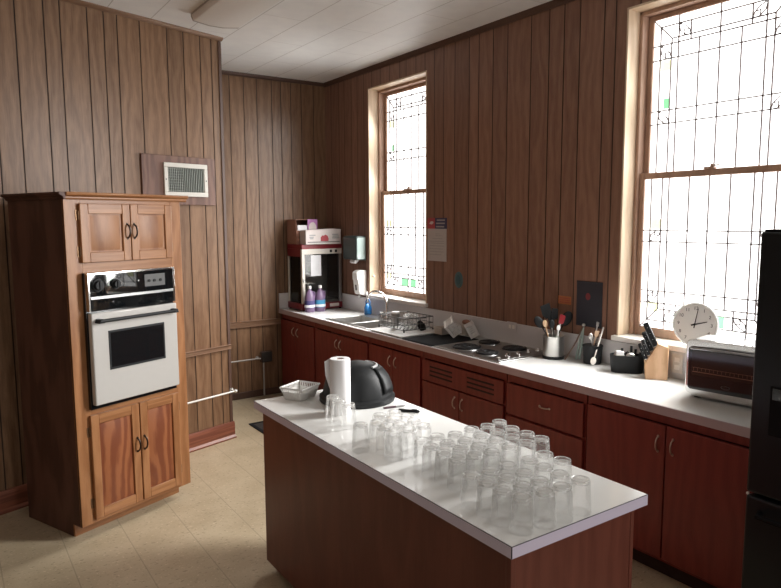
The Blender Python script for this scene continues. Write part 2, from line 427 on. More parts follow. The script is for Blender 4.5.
# local x runs toward -y so that local y points into the wall
MR = ME((0,-1,0),(1,0,0),(0,0,1),(X,0,0))
planks('wall_right', MR, -YB, 2.2, 0, CZ, [-s*SR for s in sr], [(-W[1],-W[0],W[2],W[3]) for W in (W1,W2)], PANEL_R)
ob = B()
for (a,b) in ((-2.2,W2[0]),(W2[1],W1[0]),(W1[1],YB)): ob.box(X+.006, X+.42, a, b, 0, CZ)
for W in (W1,W2):
    ob.box(X+.006, X+.42, W[0], W[1], 0, W[2]-.03); ob.box(X+.006, X+.42, W[0], W[1], W[3]+.012, CZ)
struct('wall_right_core', ob, TRIMD, smooth=False)
struct('trim_5', B().prism([(0,CZ),(-.03,CZ),(-.026,CZ-.02),(-.01,CZ-.04),(0,CZ-.04)], -2.2, YB, ME((1,0,0),(0,0,1),(0,-1,0),(X,0,0)) @ Matrix.Diagonal((1,1,-1,1))), TRIMD)

struct('wall_rear', B().box(-2.9, X+.1, -2.3, -2.2, 0, CZ), PANEL_L, smooth=False)
struct('wall_side', B().box(-2.9, -2.8, -2.3, 4.4, 0, CZ), PANEL_L, smooth=False)
def build_window(idx, W, label):
    y0, y1, z0, z1 = W                       # y1 is the far (left in the picture) side
    root = bpy.data.objects.new('window_%d' % idx, None); C.objects.link(root); root['kind'] = 'structure'
    root.location = (X, 0, 0)
    ox = lambda d: d*SR
    rv = B()
    rv.box(-.004, .30, y1-.012, y1+.001, z0, z1); rv.box(-.004, .30, y0-.001, y0+.012, z0, z1); rv.box(-.004, .30, y0, y1, z1-.012, z1+.001)
    obj('window_reveal', rv, REVEAL, root, bev=.002)
    # blind stop bead then frame
    fr = B()
    d0, d1 = .105, .128
    fr.box(d0, .30, y1-.034, y1-.012, z0, z1-.012); fr.box(d0, .30, y0+.012, y0+.034, z0, z1-.012); fr.box(d0, .30, y0+.012, y1-.012, z1-.036, z1-.012)
    obj('window_frame', fr, SASHW, root, bev=.004)
    # stool
    st = B().box(-.035, .30, y0-.02, y1+.02, z0-.032, z0)
    obj('window_sill', st, SILLW, root, bev=.005)
    zl = lambda z: CH + (z-CH)*SR
    yin0, yin1 = y0+.034, y1-.034
    g0 = y1 - (2.558-2.492)*SR; width = (2.492-1.676)*SR
    sc = (y1-y0 - 2*(2.558-2.492)*SR) / width
    gl_y1 = g0; gl_y0 = y1 - (y1-y0) + (2.558-2.492)*SR
    def sash(nm, d, za, zb, gza, gzb):
        s = B()
        s.box(d, d+.034, gl_y1, yin1, za, zb); s.box(d, d+.034, yin0, gl_y0, za, zb)
        s.box(d, d+.034, gl_y0, gl_y1, gzb, zb); s.box(d, d+.034, gl_y0, gl_y1, za, gza)
        o = obj(nm, s, SASHW, root, bev=.004)
        obj('glass_pane', B().box(d+.016, d+.020, gl_y0, gl_y1, gza, gzb), GLASSW, o, smooth=False)
        return o
    zm0, zm1 = zl(2.086), zl(2.124)
    low = sash('lower_sash', .128, z0, zm1, zl(1.186), zm0)
    upp = sash('upper_sash', .166, zm0, z1-.036, zm1, zl(3.018))
    obj('sash_lock', B().box(.120, .150, (y0+y1)/2-.03, (y0+y1)/2+.03, zm1, zm1+.012).cyl((.135,(y0+y1)/2-.012,zm1+.01),(.135,(y0+y1)/2-.012,zm1+.028),.010).box(.118,.130,(y0+y1)/2-.06,(y0+y1)/2-.01,zm1+.014,zm1+.022), SASHW, low, bev=.002)
    # leading
    cw = .0034 if idx == 2 else .0048
    H = lambda u: gl_y1 - u*SR*sc            # offset from far edge of the glass
    full = .816
    cols = [.046,.118,.161,.288,.408,.528,.655,.698,.770]
    def leads(parent, d, gza, gzb, flip, rows):
        """rows measured from the bottom (or from the top when flip)"""
        Zf = (lambda v: gzb - v*SR) if flip else (lambda v: gza + v*SR)
        top = abs(gzb-gza)/SR
        b = B(); x0, x1 = d+.006, d+.015
        def seg(u0, v0, u1, v1, w=cw):
            p0 = V((0, H(u0), Zf(v0))); p1 = V((0, H(u1), Zf(v1))); t_ = (p1-p0); 
            if t_.length < 1e-4: return
            t_.normalize(); nrm = V((1,0,0)).cross(t_)*w
            b._add([(x0,*(p0+nrm).yz),(x0,*(p1+nrm).yz),(x0,*(p1-nrm).yz),(x0,*(p0-nrm).yz),(x1,*(p0+nrm).yz),(x1,*(p1+nrm).yz),(x1,*(p1-nrm).yz),(x1,*(p0-nrm).yz)],
                   [(0,1,2,3),(7,6,5,4),(0,4,5,1),(1,5,6,2),(2,6,7,3),(3,7,4,0)])
        r1, r2, r3, r4, r5, r6 = rows
        for s in (0,1):
            m = (lambda u: full-u) if s else (lambda u: u)
            seg(m(cols[0]), r1, m(cols[0]), top); seg(m(cols[1]), r2, m(cols[1]), top); seg(m(cols[2]), 0, m(cols[2]), top)
            seg(m(cols[3]), r3, m(cols[3]), top); seg(m(0), 0, m(cols[1]), r2)
            seg(m(.236), r1, m(.236), r3)
            # small leaf motifs
            for (ua, ub, va, vb) in ((cols[0],cols[1],r3,r4),(cols[0],cols[1],r5,r6),(cols[2],.236,r1,r2)):
                du, dv = ub-ua, vb-va
                L = lambda a, c: (m(ua+a*du), va+c*dv)
                for poly in ([(0,.15),(.12,.6),(.5,.95),(1,1)], [(.1,.1),(.55,.3),(.85,.6),(1,1)], [(.5,.95),(.45,.55),(.85,.6)], [(0,.15),(.1,.1),(.3,.0)]):
                    for q in range(len(poly)-1):
                        seg(*L(*poly[q]), *L(*poly[q+1]), w=.0022)
        seg(full/2, 0, full/2, top)
        seg(cols[0], r1, full-cols[0], r1); seg(cols[1], r2, full-cols[1], r2)
        for r in (r3, r4, r5, r6): seg(0, r, full, r)
        obj('lead_cames', b, LEAD, parent, smooth=False)
        def patch(nm, ua, ub, va, vb, mat):
            za, zb = sorted((Zf(va), Zf(vb)))
            obj(nm, B().box(d+.0145, d+.0165, H(ub), H(ua), za, zb), mat, parent, smooth=False)
        return patch
    pl = leads(low, .128, zl(1.186), zm0, False, (.045,.117,.154,.226,.525,.592))
    pl('green_glass_piece', .288, .408, .050, .112, GLASSG); pl('green_glass_piece', .44, .528, .050, .112, GLASSG)
    pl('yellow_glass_piece', .052, .114, .10, .15, GLASSY); pl('yellow_glass_piece', .052, .114, .60, .66, GLASSY)
    pu = leads(upp, .166, zm1, zl(3.018), True, (.046,.122,.151,.234,.53,.607))
    pu('yellow_glass_piece', .052, .114, .24, .30, GLASSY); pu('green_glass_piece', .075, .114, .46, .52, GLASSG)
    return root
build_window(1, W1, ''); build_window(2, W2, '')

# ------------------------------------------------------------------ return air vent on the left wall
vl = thing('air_vent', 'white louvred air vent on a dark brown board above the oven cabinet', 'vent')
vl.matrix_world = ML @ Matrix.Translation((.034,0,0))
s = 1.012
zz = lambda z: CH + (z-CH)*s
obj('vent_board', B().box(-.782*s, -.136*s, -.018, 0, zz(1.972), zz(2.337)), VENTBD, vl, bev=.003)
fb = B(); ua, ub, za, zb = -.607*s, -.218*s, zz(2.035), zz(2.285); w_ = .034
fb.box(ua,ub,-.032,-.018,zb-w_,zb).box(ua,ub,-.032,-.018,za,za+w_).box(ua,ua+w_,-.032,-.018,za+w_,zb-w_).box(ub-w_,ub,-.032,-.018,za+w_,zb-w_)
obj('vent_frame', fb, VENTW, vl, bev=.004)
obj('vent_backing', B().box(ua+w_-.002, ub-w_+.002, -.0195, -.0182, za+w_-.002, zb-w_+.002), VENTD, vl, smooth=False)
lv = B(); n_ = 20
for k in range(n_):
    u_ = ua+w_ + (k+.5)*(ub-ua-2*w_)/n_
    lv.box(u_-.0022, u_+.0022, -.029, -.0196, za+w_, zb-w_)
for k in range(9):
    z_ = za+w_ + (k+.5)*(zb-za-2*w_)/9
    lv.box(ua+w_, (ua+ub)/2-.02, -.0262, -.0245, z_-.0016, z_+.0016)
lo = obj('vent_louvres', lv, GRIL, vl, smooth=False)
for q in (ua+.016, ub-.016):
    obj('screw', B().cyl((q,-.0325,(za+zb)/2),(q,-.034,(za+zb)/2),.005), VENTD, vl)

# towel rods
tr = thing('towel_rod', 'thin white metal towel rod low on the left panelled wall beside the oven cabinet', 'towel rod'); tr.matrix_world = ML @ Matrix.Translation((.022,0,0))
zb_ = zz(.43)
obj('rod', B().cyl((-.62,-.055,zb_),(-.005,-.055,zb_),.0075,seg=12), RODW, tr)
for q in (-.60, -.022):
    obj('bracket', B().cyl((q,0,zb_),(q,-.006,zb_),.020).cyl((q,-.004,zb_),(q,-.06,zb_),.007).ball((q,-.058,zb_),.014), RODW, tr)
tr2 = thing('towel_rod', 'greyish metal rod low on the back wall left of the red cabinets', 'towel rod', (0,YB,0))
obj('rod', B().cyl((2.12,-.05,.412),(2.70,-.05,.412),.0075,seg=12), RODG, tr2)
for q in (2.14, 2.68):
    obj('bracket', B().cyl((q,.004,.412),(q,-.006,.412),.02).cyl((q,-.004,.412),(q,-.052,.412),.007), RODG, tr2)
jb = thing('junction_box', 'small dark wall box with a thin pipe to the floor on the back wall', 'electrical box', (2.765,YB,0))
obj('box_body', B().box(-.05,.075,-.035,0,.36,.475), TRIMD, jb, bev=.006)
obj('cover_plate', B().box(-.044,.069,-.041,-.035,.366,.469), MATD, jb, bev=.003)
obj('pipe', B().cyl((-.02,-.018,.0),(-.02,-.018,.36),.009,seg=10), RODG, jb)

mt = thing('floor_mat', 'dark flat mat on the tile floor behind the island corner', 'mat', (2.52,5.47,0))
obj('mat_base', B().box(-.30,.30,-.25,.10,0,.006), MATD, mt, bev=.003)
obj('mat_border', B().box(-.30,-.27,-.25,.10,.006,.009).box(.27,.30,-.25,.10,.006,.009).box(-.27,.27,-.25,-.225,.006,.009).box(-.27,.27,.075,.10,.006,.009), BLACKR, mt)

# ------------------------------------------------------------------ fluorescent fixture
lf = thing('ceiling_light', 'long unlit fluorescent ceiling light with a wraparound plastic lens', 'ceiling light', (1.758,.10,CZ))
obj('housing', B().box(-.16,.16,3.2,4.69,-.03,0), FIXT, lf, bev=.004)
pf = [(-.178,0),(-.178,-.022),(-.165,-.050),(-.05,-.066),(.05,-.066),(.165,-.050),(.178,-.022),(.178,-.0)]
obj('lens', B().prism(pf, 3.22, 4.70, ME((1,0,0),(0,0,1),(0,1,0),(0,0,0))), DIFF, lf, bev=.004)
obj('end_cap', B().prism([(x*1.02, z*1.03 if z else 0) for x,z in pf], 4.70, 4.712, ME((1,0,0),(0,0,1),(0,1,0),(0,0,0))), FIXT, lf, bev=.002)
obj('lens_lip', B().box(-.181,-.177,3.25,4.70,-.012,0).box(.177,.181,3.25,4.70,-.012,0), FIXT, lf)

# ------------------------------------------------------------------ oven cabinet (turned about 23 degrees)
AO = .4023
OC = (.5476, 4.0307, 0)
oc = thing('oven_cabinet', 'tall honey-coloured wooden oven cabinet with its left side coloured dark brown for shade', 'cabinet', OC, AO)
L0, L1, DP = .030, .825, .575
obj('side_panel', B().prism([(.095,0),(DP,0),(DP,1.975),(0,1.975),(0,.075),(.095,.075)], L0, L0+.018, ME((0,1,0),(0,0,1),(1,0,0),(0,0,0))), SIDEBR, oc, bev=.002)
obj('side_panel', B().box(L1-.055, L1-.037, 0.021, DP, .075, 1.975), HONEY, oc, bev=.002)
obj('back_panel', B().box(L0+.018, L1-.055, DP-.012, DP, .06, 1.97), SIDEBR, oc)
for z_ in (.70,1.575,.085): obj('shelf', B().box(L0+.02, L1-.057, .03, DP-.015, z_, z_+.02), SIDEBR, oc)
for (a,b_) in ((L0,.125),(.742,L1)): obj('face_stile', B().box(a, b_, -.001, .02, .075, 1.975), HONEY, oc, bev=.002)
for (a,b_) in ((1.935,1.975),(1.545,1.625),(.718,.76),(.075,.108)): obj('face_rail', B().box(.125,.742,-.0005,.02,a,b_), HONEYH, oc, bev=.0015)
obj('toe_kick', B().box(L0+.002, .79, .080, .0945, 0, .0745), HONEYH, oc, bev=.002)
cr = B()
crp = [(DP,1.972),(-.012,1.972),(-.018,1.980),(-.018,1.988),(-.036,1.996),(-.040,2.004),(-.036,2.012),(DP,2.012)]
cr.prism(crp, L0, .868, ME((0,1,0),(0,0,1),(1,0,0),(0,0,0)))
obj('crown', cr, HONEYH, oc, bev=.002)
obj('crown_return', B().prism([(L0,1.972),(L0-.012,1.972),(L0-.018,1.988),(L0-.036,1.996),(L0-.040,2.004),(L0-.036,2.0115),(L0,2.0115)], -.030, DP, ME((1,0,0),(0,0,1),(0,1,0),(0,0,0))), SIDEBR, oc, bev=.002)  # crown's left end takes the dark shaded-side colour
def bow(b, c, axis, out, ln, r=.0045, rise=.028):
    """bow pull handle centred at c along axis, standing out"""
    c, axis, out = V(c), V(axis).normalized(), V(out).normalized()
    pts = []
    for k in range(9):
        a = -1 + 2*k/8
        pts.append(c + axis*(a*ln/2) + out*(rise*(1-a*a)**.6))
    b.tube(pts, [r*.8]+[r]*7+[r*.8], seg=8)
    for e in (-1,1):
        q = c + axis*(e*ln/2); b.cyl(q, q+out*.004, .008, .006, seg=10)
def panel_door(name, u0, u1, z0, z1, mat_stile, mat_rail, mat_panel, hside, hz, hingez):
    st_ = .052
    d = B().box(u0+.004, u1-.004, -.010, -.001, z0+.004, z1-.004)
    d.frustum((u1-u0-2*st_)/2-.012, (z1-z0-2*st_)/2-.012, (u1-u0-2*st_)/2-.03, (z1-z0-2*st_)/2-.03, -.001, .005, ME((1,0,0),(0,0,-1),(0,-1,0),((u0+u1)/2,-.010,(z0+z1)/2)))
    o = obj(name, d, mat_panel, oc)
    for (a,b_) in ((u0,u0+st_),(u1-st_,u1)): obj('door_stile', B().box(a, b_, -.022, -.001, z0, z1), mat_stile, o, bev=.004)
    for (a,b_) in ((z1-st_-.006,z1),(z0,z0+st_+.006)): obj('door_rail', B().box(u0+st_, u1-st_, -.021, -.001, a, b_), mat_rail, o, bev=.003)
    hb = B(); hx = u1-.022 if hside > 0 else u0+.022
    bow(hb, (hx,-.022,hz), (0,0,1), (0,-1,0), .085, r=.0055)
    obj('handle', hb, BRONZE, o)
    ux = u0 if hside > 0 else u1
    sg = -1 if hside > 0 else 1
    for z_ in hingez:
        obj('hinge', B().box(min(ux,ux+sg*.016), max(ux,ux+sg*.016), -.005, 0, z_-.028, z_+.028).cyl((ux+sg*.002,-.010,z_-.024),(ux+sg*.002,-.010,z_+.024),.005,seg=10), HINGE, o)
    return o
panel_door('upper_door', .112, .434, 1.615, 1.950, HONEY, HONEYH, HONEYP, 1, 1.79, (1.68,1.885))
panel_door('upper_door', .438, .740, 1.615, 1.950, HONEY, HONEYH, HONEYP, -1, 1.79, (1.68,1.885))
panel_door('lower_door', .108, .432, .100, .728, HONEY, HONEYH, PINEP, 1, .47, (.20,.63))
panel_door('lower_door', .440, .738, .100, .728, HONEY, HONEYH, PINEP, -1, .47, (.20,.63))

# wall oven
wo = thing('wall_oven', 'white built-in wall oven with a black control panel in the oven cabinet', 'oven', (OC[0]-.013*math.cos(AO), OC[1]-.013*math.sin(AO), .010), AO)
OL, OR = .128, .730
obj('oven_body', B().box(OL+.012, OR-.006, -.020, .48, .765, 1.54), BLACKM, wo)
obj('oven_flange', B().box(OL-.002, OR+.004, -.026, -.002, .752, 1.548), BLACKG, wo, bev=.002)
cpn = obj('control_panel', B().box(OL+.006, OR-.004, -.052, -.026, 1.330, 1.545), OVENG, wo, bev=.003)
obj('chrome_trim', B().box(OL, OL+.012, -.055, -.026, 1.328, 1.548).box(OR-.012, OR, -.055, -.026, 1.328, 1.548).box(OL+.012, OR-.012, -.055, -.026, 1.536, 1.548), CHROME, cpn, bev=.002)
obj('vent_strip', B().box(OL+.014, OR-.014, -.056, -.050, 1.394, 1.412), STEELD, cpn, bev=.002)
for (kx, kr) in ((.190,.030),(.305,.024)):
    kb = B().cyl((kx,-.052,1.475),(kx,-.060,1.475),kr*1.25,kr*1.2,seg=24).cyl((kx,-.060,1.475),(kx,-.078,1.475),kr,kr*.85,seg=24).box(kx-.004,kx+.004,-.084,-.077,1.475-kr*.8,1.475+kr*.8)
    obj('knob', kb, BLACKM, cpn)
dp = obj('clock_display', B().box(.505,.655,-.0545,-.051,1.440,1.515), DGREY, cpn, bev=.001)
for q in (.535,.575,.62):
    obj('dial_mark', B().cyl((q,-.0545,1.475),(q,-.060,1.475),.009,seg=14), BLACKM, dp)
obj('indicator', B().cyl((.462,-.052,1.482),(.462,-.0545,1.482),.004,seg=10), WHITEP, cpn)
dr = obj('oven_door', B().box(OL+.004, OR-.002, -.066, -.028, .780, 1.318), WHITEM, wo, bev=.008, seg=3)
obj('oven_window_trim', B().box(.232,.626,-.0685,-.064,.975,1.207), BLACKM, dr, bev=.006)
obj('oven_window', B().box(.244,.614,-.0695,-.068,.990,1.195), BLACKG, dr)
hb = B().cyl((OL+.03,-.105,1.274),(OR-.03,-.105,1.274),.010,seg=14)
for q in (OL+.04, OR-.04): hb.prism([(q-.018,1.262),(q+.018,1.262),(q+.010,1.286),(q-.010,1.286)], -.112, -.064, ME((1,0,0),(0,0,1),(0,1,0),(0,0,0)))
obj('oven_handle', hb, BLACKM, dr, bev=.002)

# ------------------------------------------------------------------ base cabinets under the window wall
XF = 2.975                                     # face frame plane
def base_cab(label, y0, y1):
    """empty at the floor, near right corner of the face; local x toward the far end of the room (+y), local y toward the room (-x)"""
    t_ = thing('base_cabinet', label, 'cabinet', (XF, (y0+y1)/2, 0), PI/2, 'red-brown base cabinets under the window wall')
    w = (y1-y0)/2 - .0015
    DB = XF - X + .004
    cb = B()
    cb.box(-w, -w+.018, DB, 0, .09, .872).box(w-.018, w, DB, 0, .09, .872).box(-w+.018, w-.018, DB, DB+.01, .09, .872).box(-w+.018, w-.018, DB+.01, 0, .09, .108)
    obj('carcass', cb, CABDARK, t_)
    obj('toe_kick', B().box(-w, w, -.055, -.04, 0, .092), CABDARK, t_)
    return t_, w
def frame(t_, w, bars, mull=()):
    fb_ = B().box(-w, -w+.024, 0, .004, .09, .872).box(w-.024, w, 0, .004, .09, .872)
    for (a,b_) in bars: fb_.box(-w+.024, w-.024, 0, .004, a, b_)
    for (c,a,b_) in mull: fb_.box(c-.018, c+.018, 0, .0035, a, b_)
    obj('face_frame', fb_, CABRED, t_)
def slab(t_, name, y0, y1, z0, z1, yc, handle=None, horiz=False):
    a, b_ = y0-yc, y1-yc
    o = obj(name, B().box(a, b_, .005, .023, z0, z1), CABRED, t_, bev=.003)
    if handle:
        hb_ = B(); c = (handle[0]-yc, .023, handle[1])
        bow(hb_, c, (1,0,0) if horiz else (0,0,1), (0,1,0), .078, r=.0042, rise=.021)
        obj('handle', hb_, NICKEL, o)
    return o
bot = .112
# U1
t_, w = base_cab('red-brown two-door base cabinet in the far corner under the popcorn machine', 5.662, YB-.02); yc = (5.662+YB-.02)/2
frame(t_, w, ((.812,.872),(.09,.115)), ()); slab(t_,'door',5.672,6.066,bot,.806,yc,(6.02,.708)); slab(t_,'door',6.072,YB-.03,bot,.806,yc,(6.115,.708))
# U2 sink base
t_, w = base_cab('red-brown two-door base cabinet below the steel sink', 4.682, 5.656); yc = (4.682+5.656)/2
frame(t_, w, ((.812,.872),(.09,.115))); slab(t_,'door',4.696,5.182,bot,.806,yc,(5.148,.716)); slab(t_,'door',5.188,5.642,bot,.806,yc,(5.222,.716))
# U3
t_, w = base_cab('red-brown two-door base cabinet below the dish rack and black drying mat', 3.932, 4.676); yc = (3.932+4.676)/2
frame(t_, w, ((.812,.872),(.09,.115))); slab(t_,'door',3.946,4.306,bot,.806,yc,(4.268,.712)); slab(t_,'door',4.312,4.664,bot,.806,yc,(4.352,.712))
# U4 cooktop base with louvred false front
t_, w = base_cab('red-brown base cabinet below the cooktop with a slotted false drawer front', 3.032, 3.926); yc = (3.032+3.926)/2
frame(t_, w, ((.812,.872),(.635,.66),(.09,.115)))
o = slab(t_,'louvred_panel',3.045,3.912,.652,.806,yc)
sl_ = B()
for (a,b_) in ((3.13,3.40),(3.56,3.82)):
    sl_ = B()
    for k in range(3):
        z_ = .700 + k*.032
        sl_.box(a-yc, b_-yc, .0232, .0262, z_-.006, z_+.006)
    obj('louvre_slats', sl_, CABDARK, o, bev=.002)
slab(t_,'door',3.045,3.482,bot,.642,yc,(3.452,.554)); slab(t_,'door',3.489,3.912,bot,.642,yc,(3.533,.554))
# U5 drawers
t_, w = base_cab('red-brown drawer cabinet between the cooktop cabinet and the wide two-door cabinet', 2.388, 3.026); yc = (2.388+3.026)/2
frame(t_, w, ((.812,.872),(.588,.612),(.09,.115)))
slab(t_,'drawer',2.400,3.014,.608,.806,yc,(2.69,.718),True); slab(t_,'drawer',2.400,3.014,.365,.594,yc,(2.69,.49),True); slab(t_,'drawer',2.400,3.014,bot,.352,yc,(2.69,.24),True)
# U6
t_, w = base_cab('wide red-brown two-door base cabinet below the toaster oven beside the fridge', 1.388, 2.382); yc = (1.388+2.382)/2
frame(t_, w, ((.818,.872),(.09,.115))); slab(t_,'door',1.400,1.880,bot,.814,yc,(1.842,.714)); slab(t_,'door',1.886,2.372,bot,.814,yc,(1.924,.711))

# worktop with the sink opening
H = .915
wt = thing('worktop', 'long white laminate worktop on the red-brown base cabinets under the windows', 'countertop')
SX0, SX1, SY0, SY1 = 3.000, 3.425, 4.74, 5.47
top = B()
for (a,b_,c,d_) in ((2.948,SX0,SY0,SY1),(SX1,X-.001,SY0,SY1),(2.948,X-.001,1.39,SY0),(2.948,X-.001,SY1,YB-.001)):
    top.box(a,b_,c,d_,.874,H)
obj('worktop_surface', top, LAM, wt)
obj('front_edge', B().box(2.940,2.948,1.39,YB-.001,.868,H-.0005), LAMEDGE2, wt, bev=.002)
bs = tag(obj('backsplash', B().box(X-.018, X-.001, 1.39, YB-.021, H+.0005, 1.072), SPLASH, bev=.003), 'long pale laminate backsplash strip along the window wall above the worktop', 'backsplash')
bs = tag(obj('backsplash', B().box(2.945, X-.001, YB-.019, YB-.001, H+.0005, 1.078), SPLASH, bev=.003), 'short pale backsplash piece on the back wall behind the popcorn machine', 'backsplash')

# sink
sk = thing('sink', 'stainless steel double-bowl kitchen sink set into the white worktop', 'sink', (0,0,H))
rim = B(); yd = 5.085
def ring(b, x0,x1,y0,y1,X0,X1,Y0,Y1,z0,z1):
    b.box(X0,X1,Y0,y0,z0,z1).box(X0,X1,y1,Y1,z0,z1).box(X0,x0,y0,y1,z0,z1).box(x1,X1,y0,y1,z0,z1)
ring(rim, SX0+.012,SX1-.062,SY0+.012,SY1-.012, SX0-.022,SX1+.022,SY0-.018,SY1+.018, .0006,.006)
rim.box(SX0+.012,SX1-.062,yd-.016,yd+.016,.0006,.006)
obj('sink_rim', rim, STEEL, sk, bev=.002)
for (ya,yb_) in ((SY0+.012,yd-.016),(yd+.016,SY1-.012)):
    bw = B(); xa, xb = SX0+.012, SX1-.062; i = .018; zb2 = -.165
    bw._add([(xa,ya,.001),(xb,ya,.001),(xb,yb_,.001),(xa,yb_,.001),(xa+i,ya+i,zb2),(xb-i,ya+i,zb2),(xb-i,yb_-i,zb2),(xa+i,yb_-i,zb2)],
            [(0,1,5,4),(1,2,6,5),(2,3,7,6),(3,0,4,7),(4,5,6,7)])
    bo = obj('sink_bowl', bw, STEEL, sk)
    obj('drain', B().lathe([(.0,.0),(.035,.0),(.04,.003),(.03,.004),(.0,.002)], Matrix.Translation(((xa+xb)/2,(ya+yb_)/2,zb2)), 20), STEELD, bo)

# faucet
fc = thing('faucet', 'curved chrome gooseneck faucet behind the sink', 'faucet', (3.448,5.125,H+.006))
obj('faucet_base', B().box(-.022,.022,-.10,.10,0,.010).lathe([(.024,.010),(.020,.03),(.016,.05)],None,16), CHROME, fc, bev=.003)
sp = [(0,0,.04),(0,0,.15),(-.004,.012,.19),(-.018,.05,.235),(-.04,.10,.255),(-.06,.15,.25),(-.075,.19,.222),(-.082,.207,.185)]
obj('spout', B().tube(sp, [.012,.0115,.0115,.011,.011,.011,.011,.0115], 12), CHROME, fc)
for q in (-.085,.085):
    obj('tap_handle', B().lathe([(.017,.010),(.014,.03),(.012,.04),(.018,.045),(.018,.058),(.0,.062)], Matrix.Translation((0,q,0)), 14).box(-.006,.006,q-.03,q+.03,.048,.058), CHROME, fc)

# ------------------------------------------------------------------ things on the worktop
# popcorn machine
PX0,PX1,PY0,PY1 = 3.052, 3.512, 6.085, 6.415
pm = thing('popcorn_machine', 'red and white glass-sided popcorn machine on the far end of the worktop', 'popcorn machine', (0,0,H))
P0 = .012
obj('machine_base', B().box(PX0-.012,PX1+.004,PY0-.012,PY1,P0,.075), REDP, pm, bev=.004)
for (a,b_) in ((PX0+.01,PY0),(PX1-.015,PY0),(PX0+.01,PY1-.03),(PX1-.015,PY1-.03)):
    obj('foot', B().cyl((a,b_+.01,0),(a,b_+.01,P0),.014,seg=12), BLACKM, pm)
for (a,b_) in ((PX0,PY0),(PX1-.024,PY0),(PX0,PY1-.024),(PX1-.024,PY1-.024)):
    obj('corner_post', B().box(a-.004,a+.028,b_-.004,b_+.028,.075,.585), OFFW if a < 3.2 else STEELD, pm, bev=.003)
obj('top_band', B().box(PX0-.006,PX1+.006,PY0-.006,PY1,.640,.688), REDP, pm, bev=.004)
wbnd = obj('switch_band', B().box(PX0-.004,PX1+.004,PY0-.004,PY1,.585,.640), OFFW, pm, bev=.003)
for q in (3.385,3.445):
    obj('switch', B().box(q-.012,q+.012,PY0-.012,PY0-.003,.600,.628), BLACKM, wbnd, bev=.002)
obj('red_side_panel', B().box(PX0-.010,PX0-.003,PY0+.03,PY1-.01,.560,.640), REDP, wbnd)
obj('front_glass', B().box(PX0+.028,PX1-.028,PY0+.004,PY0+.008,.075,.585), GLASSD, pm)
obj('side_glass', B().box(PX0+.004,PX0+.008,PY0+.028,PY1-.028,.075,.585), GLASSD, pm)
obj('side_glass', B().box(PX1-.008,PX1-.004,PY0+.028,PY1-.028,.075,.585), GLASSD, pm)
obj('mirror_back', B().box(PX0+.02,PX1-.02,PY1-.012,PY1-.004,.075,.585), STEELD, pm)
kt = B().lathe([(.0,.0),(.055,.0),(.075,.02),(.08,.10),(.078,.115),(.06,.125),(0,.127)], Matrix.Translation((3.26,6.24,.375)), 22)
ko = obj('kettle', kt, STEEL, pm)
obj('kettle_hanger', B().cyl((3.26,6.24,.50),(3.26,6.24,.59),.012).tube([(3.32,6.24,.46),(3.38,6.24,.46),(3.38,6.22,.40)],.008), STEELD, ko)
obj('notice_sheet', B().box(3.15,3.27,PY0-.001,PY0+.003,.36,.575), LABELW, pm)
obj('popcorn_deck', B().box(PX0+.03,PX1-.03,PY0+.012,PY1-.02,.0755,.10), STEELD, pm)
obj('old_maid_drawer', B().box(3.36,3.47,PY0-.018,PY0-.011,.028,.062), OFFW, pm, bev=.002)
obj('door_latch', B().box(PX0+.006,PX0+.018,PY0-.014,PY0-.003,.30,.335), STEELD, pm)

# two cartons on top
cb1 = thing('open_carton', 'small open cardboard carton with a violet flap on top of the popcorn machine', 'box', (3.165,6.305,H+.689))
cc = B().box(-.12,.12,-.11,.11,0,.004).box(-.12,-.116,-.11,.11,.004,.25).box(.116,.12,-.11,.11,.004,.25).box(-.116,.116,-.11,-.106,.004,.14).box(-.116,.116,.106,.11,.004,.25)
obj('carton_wall', cc, CARDB, cb1)
obj('carton_lining', B().box(-.10,.09,-.1065,-.09,.10,.195), LABELW, cb1)
fl = obj('violet_side', B().box(.010,.124,-.1165,-.1105,.06,.255), PINKV, cb1)
obj('white_print', B().prism([(.067+.045*math.cos(a*PI/12), .165+.06*math.sin(a*PI/12)) for a in range(24)], -.118, -.1166, ME((1,0,0),(0,0,1),(0,1,0),(0,0,0))), CARDW, fl)
obj('lid_flap', B().box(-.12,.12,-.11,.11,.250,.254), CARDB, cb1)
cb2 = thing('carton', 'white printed carton with a red picture on top of the popcorn machine', 'box', (3.285,6.122,H+.689))
obj('carton_body', B().box(-.205,.205,-.075,.06,0,.142), CARDW, cb2, bev=.002)
obj('carton_lid', B().prism([(-.207,.140),(.207,.140),(.207,.150),(.12,.158),(-.207,.143)], -.077, .062, ME((1,0,0),(0,0,1),(0,1,0),(0,0,0))), CARDW, cb2)
pr = obj('red_picture', B().prism([(-.035,.03),(.055,.03),(.058,.055),(.045,.085),(.02,.098),(.0,.085),(-.015,.09),(-.035,.07)], -.0765, -.0755, ME((1,0,0),(0,0,1),(0,1,0),(0,0,0))), NRED, cb2)
obj('picture_baseline', B().box(-.185,.19,-.0763,-.0752,.018,.026), DGREY, cb2)
for (a,b_,z_) in ((-.165,-.095,.092),(-.165,-.115,.072),(-.16,-.12,.058),(.10,.175,.098),(.105,.18,.08),(.10,.185,.062)):
    obj('print_line', B().box(a,b_,-.0763,-.0752,z_-.006,z_+.006), GREY, cb2)

